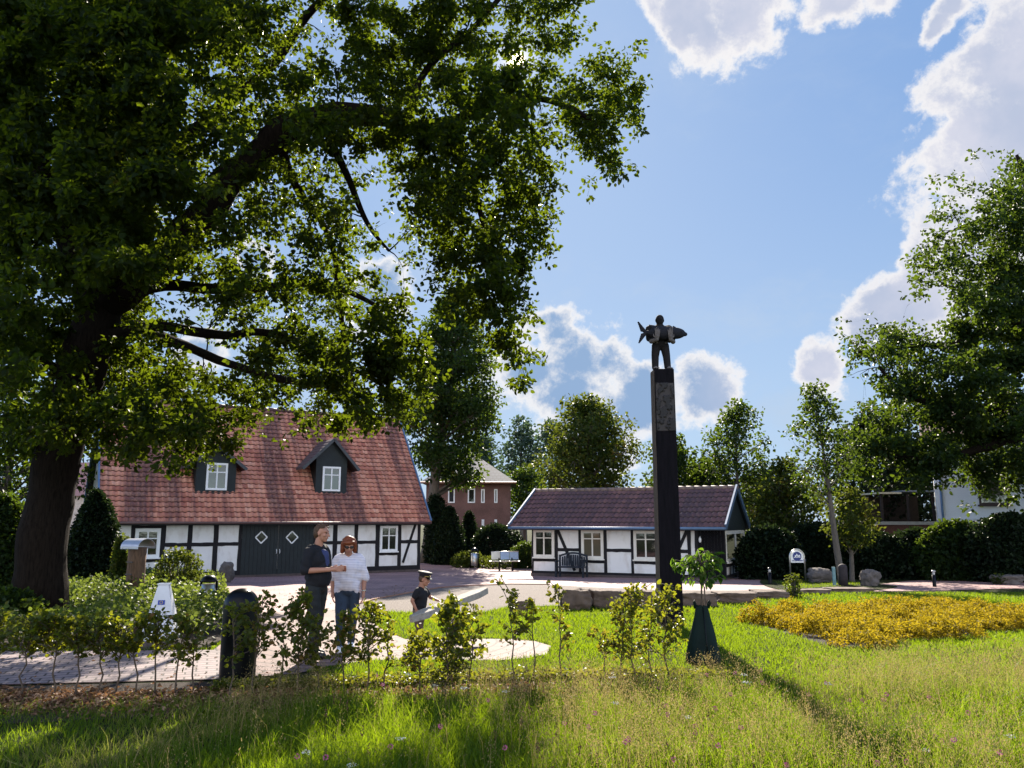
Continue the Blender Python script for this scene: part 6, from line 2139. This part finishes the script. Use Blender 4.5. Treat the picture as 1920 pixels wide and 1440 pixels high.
# sapling with its watering bag
p = ground_at(1320, 1246)
root = thing('sapling', 'newly planted sapling with large drooping leaves growing out of the green bag', 'sapling', p)
s = p.y / FPX
zz = lambda py: P(1320, py, p.y).z - p.z
mb = MB()
rng = np.random.default_rng(77)
mb.tube([(0, 0, 0), (0.0, 0, zz(1130)), (0.01, 0.0, zz(1085)), (0.0, 0, zz(1040))], [0.014, 0.012, 0.009, 0.004], 8)
mb.tube([(0.045, 0.02, 0), (0.05, 0.02, zz(1100))], [0.01, 0.009], 6)
C, D, L = [], [], []
for i in range(34):
    t = rng.uniform(0.0, 1.0)
    z0 = zz(1100) + (zz(1042) - zz(1100)) * t
    a = rng.random() * 2 * math.pi
    d = Vector((math.cos(a), math.sin(a), 0.35))
    ln = (58 - 16 * t) * s * rng.uniform(0.55, 1.05)
    p0 = Vector((0, 0, z0))
    p2 = p0 + d.normalized() * ln
    p1 = (p0 + p2) / 2 + Vector((0, 0, 0.03))
    mb.tube([p0, p1, p2], [0.006, 0.004, 0.002], 5, False)
    for k in range(10):
        q = rng.uniform(0.25, 1.05)
        C.append(np.array(p0.lerp(p2, q)) + rng.normal(0, 0.012, 3))
        D.append(np.array([d.x * 0.6, d.y * 0.6, -0.55]) + rng.normal(0, 0.35, 3))
        L.append(rng.uniform(0.06, 0.125))
v, q = leaf_arrays(np.array(C), np.array(D), rand_unit(len(C)) * 0.4 + np.array([0, 0, 1.0]), np.array(L), 0.27, 0.08, 0.25)
mb.build('stem', TWIG, root, 'all')
obj('leaves', np_mesh('leaves', v, q, np.repeat(np.clip(rng.normal(0.5, 0.25, len(C)), 0, 1), 2)), MAG, root)

bagm = mat('green_tarpaulin', (0.005, 0.013, 0.011), 0.65, 0.3, 5, bump=0.35, bscale=9, spec=0.1)
root = thing('watering_bag', 'dark green tree watering bag standing zipped round the sapling stem', 'watering bag', p, R(5))
V, F = [], []
n, rows = 48, 22
hb = zz(1136)
for j in range(rows + 1):
    t = j / rows
    z = hb * t
    w = (20.5 * (1 - t) + 12.0 + 1.0 * math.sin(t * 5)) * s * (0.93 if t < 0.04 else 1)
    dpt = w * (0.8 - 0.3 * t)
    for i in range(n):
        a = 2 * math.pi * i / n
        rp = 1 + 0.05 * math.sin(5 * a + t * 3) * (1 - t * 0.5) + 0.05 * mnoise.noise(Vector((math.cos(a) * 2, math.sin(a) * 2, t * 4)))
        V.append((w * math.cos(a) * rp - 0.004 * t, dpt * math.sin(a) * rp, z + (0.03 * mnoise.noise(Vector((math.cos(a) * 2, math.sin(a) * 2, 8))) if j == rows else 0)))
for j in range(rows):
    for i in range(n):
        F.append((j * n + i, j * n + (i + 1) % n, (j + 1) * n + (i + 1) % n, (j + 1) * n + i))
mb = MB().add(V, F)
mb.build('bag', bagm, root, 'all')
for sx_ in (-1, 1):
    MB().tube([(sx_ * 13 * s, 0, hb - 0.03), (sx_ * 15.5 * s, -0.01, hb + 0.04), (sx_ * 14 * s, -0.01, hb + 0.07), (sx_ * 11.5 * s, 0, hb + 0.03), (sx_ * 11 * s, 0, hb - 0.03)], 0.012, 6).build('handle', bagm, root, 'all')
MB().tube([(0.0, -33 * s * 0.80, 0.02), (0.005, -26.5 * s * 0.70, hb * 0.4), (0, -12 * s * 0.52, hb - 0.01)], 0.006, 6).build('zip', BLACKP, root, 'all')


def in_poly(poly, x, y):
    ins = False
    for i in range(len(poly)):
        (x1, y1), (x2, y2) = poly[i], poly[i - 1]
        if (y1 > y) != (y2 > y) and x < (x2 - x1) * (y - y1) / (y2 - y1) + x1:
            ins = not ins
    return ins


def in_poly_np(poly, x, y):
    ins = np.zeros(len(x), bool)
    for i in range(len(poly)):
        (x1, y1), (x2, y2) = poly[i], poly[i - 1]
        if y1 == y2:
            continue
        c = ((y1 > y) != (y2 > y)) & (x < (x2 - x1) * (y - y1) / (y2 - y1) + x1)
        ins ^= c
    return ins


gz_np = lambda y: -0.5 * np.clip((y - 12) / 24, 0, 1)

# golden bedding shrubs
BEDP = smooth_poly(gp([(1412, 1168), (1475, 1188), (1560, 1212), (1625, 1212), (1720, 1200), (1790, 1196), (1860, 1186), (2010, 1182), (2010, 1166), (1900, 1160), (1830, 1148), (1745, 1143), (1640, 1144), (1540, 1149), (1470, 1155)]), 4)
GOLD = leaf_mat('golden_leaf', [(0.0, (0.06, 0.045, 0.005)), (0.45, (0.16, 0.118, 0.008)), (0.8, (0.26, 0.195, 0.012)), (1.0, (0.10, 0.115, 0.02))], (0.52, 0.385, 0.015), 0.50, 0.6, 0.1)
sheet('bed_soil', [((x - 5.9) * 1.04 + 5.9, (y - 13.0) * 1.06 + 12.95) for x, y in BEDP], 0.006, soilm, label='dark soil under the golden bedding plants')
rng = np.random.default_rng(81)
bx, by = np.array([q[0] for q in BEDP]), np.array([q[1] for q in BEDP])
cen = []
while len(cen) < 66:
    x, y = rng.uniform(bx.min(), bx.max()), rng.uniform(by.min(), by.max())
    if in_poly(BEDP, x, y) and all((x - a) ** 2 + (y - b_) ** 2 > 0.13 for a, b_, _, _ in cen):
        cen.append((x, y, rng.uniform(0.30, 0.52), rng.uniform(0.20, 0.40)))
parts = []
for x, y, r_, h_ in cen:
    n = 300
    d = rand_unit(n)
    d[:, 2] = np.abs(d[:, 2])
    rr = r_ * (0.75 + 0.25 * rng.random(n))[:, None] * (1 + 0.18 * np.sin(d[:, :1] * 9 + x) * np.cos(d[:, 1:2] * 8 + y))
    sp = np.array([x, y, gz(y)]) + d * rr * np.array([1, 1, h_ / r_])
    parts.append(sprig_leaves(sp, 6, 0.035, 0.036, np.clip(rng.normal(0.5, 0.22, n), 0, 1), wr=0.32, up=0.8))
v, q, tn = merge(parts)
tag(obj('golden_bedding', np_mesh('golden_bedding', v, q, tn), GOLD), 'low mass of golden-yellow bedding plants in the lawn', 'flower bed', None, 'stuff')

# ------------------------------------------------------------------ grass
GRASS = leaf_mat('grass_blade', [(0.0, (0.018, 0.045, 0.006)), (0.45, (0.036, 0.078, 0.009)), (0.75, (0.075, 0.105, 0.014)), (0.9, (0.19, 0.17, 0.05)), (1.0, (0.28, 0.21, 0.09))], (0.34, 0.475, 0.008), 0.52, 0.5, 0.12)
STRAW = leaf_mat('dry_grass', [(0.0, (0.12, 0.12, 0.022)), (0.5, (0.24, 0.18, 0.065)), (1.0, (0.31, 0.21, 0.11))], (0.38, 0.30, 0.10), 0.42, 0.6, 0.15)


def blades(x, y, h, w, bend, tone, twist=None):
    n = len(x)
    z = gz_np(y)
    a = rng.random(n) * 2 * math.pi
    b_ = rng.random(n) * 2 * math.pi if twist is None else twist
    sx, sy = np.cos(a) * w / 2, np.sin(a) * w / 2
    bx_, by_ = np.cos(b_) * bend * h, np.sin(b_) * bend * h
    base = np.stack([x, y, z - 0.005], 1)
    def pt(k, f, sgn):
        return base + np.stack([bx_ * k ** 2 + sgn * sx * f, by_ * k ** 2 + sgn * sy * f, h * (k - 0.22 * bend * k ** 2)], 1)
    v = np.stack([pt(0, 1, -1), pt(0, 1, 1), pt(0.55, 0.8, -1), pt(0.55, 0.8, 1), pt(1, 0.12, -1), pt(1, 0.12, 1)], 1).reshape(-1, 3)
    i = (np.arange(n) * 6)[:, None]
    q = np.concatenate([i + np.array([[0, 1, 3, 2]]), i + np.array([[2, 3, 5, 4]])], 1).reshape(-1, 4)
    return v, q, np.repeat(tone, 2)


def nmap(x, y, s, off=0.0):
    """cheap smooth noise for fields, 0..1"""
    r = np.zeros(len(x))
    for k, (a, b_, f) in enumerate(((1.0, 0.6, 1.0), (-0.7, 1.1, 1.7), (0.4, -1.3, 2.9), (1.6, 1.2, 4.3))):
        r += np.sin((x * a + y * b_) * f / s + off * (k + 1) + 1.3 * np.sin((x * b_ - y * a) * f * 0.8 / s + off)) / (k + 1)
    return np.clip(0.5 + r / 3.2, 0, 1)


def scatter(N, y0, y1, power=1.0, margin=1.12):
    """ground points inside the view wedge, denser near the camera"""
    u = rng.random(N)
    y = (y0 ** power + u * (y1 ** power - y0 ** power)) ** (1 / power)
    x = (rng.random(N) * 2 - 1) * 0.64 * margin * y
    return x, y


HARD = [plaza, gravel, path, pathl, pathr]
BEDS = gp([(-260, 1218), (120, 1218), (395, 1216), (428, 1194), (421, 1160), (424, 1130), (409, 1097), (330, 1087), (150, 1078), (-260, 1080)])


def clear(x, y, hedge=True):
    k = np.ones(len(x), bool)
    for pl in HARD + [BEDS]:
        k &= ~in_poly_np(pl, x, y)
    return k


ISL = smooth_poly(isl)
HEDGE_Y = lambda x: np.where(x < -3.4, 8.55, np.interp(x, [-3.4, -2.2, -1.0, 0.5, 2.0], [8.6, 8.75, 8.9, 9.2, 9.25]))
rng = np.random.default_rng(91)
# mown lawn
x, y = scatter(430000, 9.0, 31.0, 0.55, 1.5)
k = clear(x, y) & ((y > HEDGE_Y(x) + 0.25) | (x > 2.3)) & (~in_poly_np(BEDP, x, y)) & ((y < 24.5) | in_poly_np(ISL, x, y)) & ((x > -6) | (y < 12)) & ((x > -2.3) | (y > 10.2))
x, y = x[k], y[k]
dry = nmap(x, y, 1.1, 2.0)
tone = np.clip(rng.normal(0.32, 0.17, len(x)) + (dry - 0.5) * 0.75, 0, 0.95)
h = rng.uniform(0.035, 0.085, len(x)) * (0.8 + 0.5 * nmap(x, y, 0.5, 5))
V1 = blades(x, y, h, rng.uniform(0.008, 0.014, len(x)) * np.clip(y / 13, 1, 1.6), rng.uniform(0.2, 0.9, len(x)), tone)
tag(obj('lawn_grass', np_mesh('lawn_grass', *V1), GRASS), 'short bright green lawn grass', 'grass', None, 'stuff')
# uncut meadow in the foreground
x, y = scatter(360000, 5.2, 11.6, 1.25, 1.45)
edge = HEDGE_Y(x) - 0.16 + np.where(x > 2.2, np.clip((x - 2.2) * 0.28, 0, 1.7), 0) + rng.normal(0, 0.20, len(x))
k = clear(x, y) & (y < edge) & (rng.random(len(x)) < np.clip(1.15 - 0.5 * (x < -3) - 0.35 * nmap(x, y, 0.45, 7), 0.25, 1))
x, y = x[k], y[k]
dry = np.clip(nmap(x, y, 0.9, 1.0) + 0.22 * np.clip((x - 0.2) / 3, 0, 1) - 0.05, 0, 1)
band = np.clip((y - 7.3) / 1.2, 0, 1) * np.clip((x + 1.2) / 1.5, 0, 1)
tone = np.clip(rng.normal(0.33, 0.18, len(x)) + (dry - 0.5) * 0.75 + 0.17 * band + 0.16 * (x < -0.8) + 0.02, 0, 1)
tall = 0.55 + 0.75 * nmap(x, y, 0.6, 3)
h = rng.gamma(4, 0.028, len(x)) * tall * np.where(x < -2.0, 0.72, 1.0)
h = np.clip(h * np.where(x > 0.3, 1.25, 1.0), 0.03, 0.40)
V2 = blades(x, y, h, rng.uniform(0.004, 0.0085, len(x)), rng.uniform(0.15, 1.0, len(x)), tone)
tag(obj('meadow_grass', np_mesh('meadow_grass', *V2), GRASS), 'long uncut meadow grass in the foreground', 'grass', None, 'stuff')
# hair-fine seed heads
x, y = scatter(13500, 5.4, 11.0, 1.2, 1.42)
dry = nmap(x, y, 0.9, 1.0) + 0.22 * np.clip((x - 0.2) / 3, 0, 1)
edge = HEDGE_Y(x) + 0.1 + np.where(x > 2.2, np.clip((x - 2.2) * 0.28, 0, 1.6), 0)
k = (y < edge) & (x > -2.6) & (rng.random(len(x)) < np.clip((dry - 0.30) * 1.7 + 0.55 * np.clip((y - 7.3) / 1.2, 0, 1), 0.05, 1))
x, y = x[k], y[k]
n = len(x)
h = rng.uniform(0.20, 0.46, n)
tw = rng.random(n) * 2 * math.pi
bd = rng.uniform(0.1, 0.5, n)
st = blades(x, y, h, np.full(n, 0.0032), bd, rng.uniform(0.2, 0.8, n), tw)
top = np.stack([x + np.cos(tw) * bd * h * 0.8, y + np.sin(tw) * bd * h * 0.8, gz_np(y) + h * (0.90 - 0.2 * bd)], 1)
idx = np.repeat(np.arange(n), 20)
off = rng.normal(0, 1, (len(idx), 3)) * np.array([0.022, 0.022, 0.045])
c = top[idx] + off
v, q = leaf_arrays(c, off + rng.normal(0, 0.02, c.shape) + np.array([0, 0, 0.03]), rand_unit(len(c)), rng.uniform(0.008, 0.018, len(c)), 0.17, 0.02, 0.0)
V3 = merge([st, (v, q, np.repeat(np.clip(rng.normal(0.6, 0.22, len(c)), 0, 1), 2))])
tag(obj('seed_heads', np_mesh('seed_heads', *V3), STRAW), 'straw coloured grass seed heads over the meadow', 'grass', None, 'stuff')
# clover, yarrow and dock flowers among the grass
FLW, t = base_mat('wild_flowers')
a_ = t.n('ShaderNodeAttribute', attribute_name='tone').outputs['Fac']
cc = t.n('ShaderNodeValToRGB', ins={0: a_})
cc.color_ramp.interpolation = 'CONSTANT'
el = cc.color_ramp.elements
el[0].position, el[0].color = 0.0, (0.62, 0.60, 0.52, 1)
el[1].position, el[1].color = 0.34, (0.45, 0.10, 0.22, 1)
e3 = el.new(0.67)
e3.color = (0.10, 0.035, 0.02, 1)
bb = t.n('ShaderNodeBsdfPrincipled', ins={'Base Color': cc.outputs[0], 'Roughness': 0.8})
t.n('ShaderNodeOutputMaterial', ins={0: bb.outputs[0]})
x, y = scatter(170, 5.6, 8.8, 1.2, 1.1)
k = (x > -1.8) & (x < 4)
x, y = x[k], y[k]
h = rng.uniform(0.16, 0.32, len(x))
kind = rng.choice([0.1, 0.5, 0.9], len(x), p=[0.16, 0.40, 0.44])
parts = []
for X, Y_, h_, kd in zip(x, y, h, kind):
    m_ = 34
    if kd < 0.3:
        off = np.stack([rng.normal(0, 0.014, m_), rng.normal(0, 0.014, m_), rng.normal(0, 0.004, m_)], 1)
    elif kd < 0.7:
        off = rand_unit(m_) * 0.012
    else:
        off = np.stack([rng.normal(0, 0.005, m_), rng.normal(0, 0.005, m_), rng.normal(0, 0.020, m_)], 1)
    v, q = leaf_arrays(np.array([X, Y_, gz(Y_) + h_]) + off, off + rng.normal(0, 0.004, off.shape), rand_unit(m_), np.full(m_, 0.010), 0.4)
    parts.append((v, q, np.full(m_ * 2, kd)))
    parts.append(blades(np.array([X]), np.array([Y_]), np.array([h_]), np.array([0.003]), np.array([0.02]), np.array([0.9])))
tag(obj('wild_flowers', np_mesh('wild_flowers', *merge(parts)), FLW), 'scattered clover, yarrow and sorrel heads in the meadow grass', 'flowers', None, 'stuff')
# brown fallen leaves and creeping weeds along the hedge
LIT = leaf_mat('fallen_leaf', [(0.0, (0.06, 0.032, 0.018)), (0.5, (0.16, 0.085, 0.045)), (1.0, (0.32, 0.20, 0.12))], (0.40, 0.20, 0.08), 0.25, 0.7, 0.2)
n = 14000
x = np.where(rng.random(n) < 0.6, rng.uniform(-6.6, -2.2, n), rng.uniform(-2.4, 3.2, n))
y = HEDGE_Y(x) + rng.normal(0, 0.20, n) - 0.06 + (x < -2.2) * rng.uniform(-0.25, 0.35, n)
c = np.stack([x, y, gz_np(y) + 0.012 + 0.05 * rng.random(n) ** 2], 1)
xx, yy = rng.uniform(-7, 1, 900), 9 + 19 * rng.random(900) ** 1.4
kk = in_poly_np(path, xx, yy) | in_poly_np(pathl, xx, yy) | in_poly_np(plaza, xx, yy)
xx, yy = xx[kk], yy[kk]
c = np.concatenate([c, np.stack([xx, yy, gz_np(yy) + 0.022], 1)])
n = len(c)
v, q = leaf_arrays(c, rng.normal(0, 1, (n, 3)) * np.array([1, 1, 0.2]), rand_unit(n) * 0.4 + np.array([0, 0, 1]), rng.uniform(0.03, 0.065, n), 0.34, 0.2, 0.2)
tag(obj('leaf_litter', np_mesh('leaf_litter', v, q, np.repeat(rng.random(n), 2)), LIT), 'brown fallen leaves along the foot of the young hedge', 'leaf litter', None, 'stuff')
n = 3000
x = rng.uniform(-3.2, 2.6, n)
y = HEDGE_Y(x) + 0.30 + np.abs(rng.normal(0, 0.20, n))
k = clear(x, y)
x, y = x[k], y[k]
sp = np.stack([x, y, gz_np(y) + rng.uniform(0.02, 0.10, len(x))], 1)
v, q, tn = sprig_leaves(sp, 4, 0.04, 0.045, np.clip(rng.normal(0.7, 0.2, len(sp)), 0, 1), wr=0.4, up=1.0)
tag(obj('creeping_weeds', np_mesh('creeping_weeds', v, q, tn), BEECH), 'yellow-green creeping weeds behind the young hedge', 'weeds', None, 'stuff')
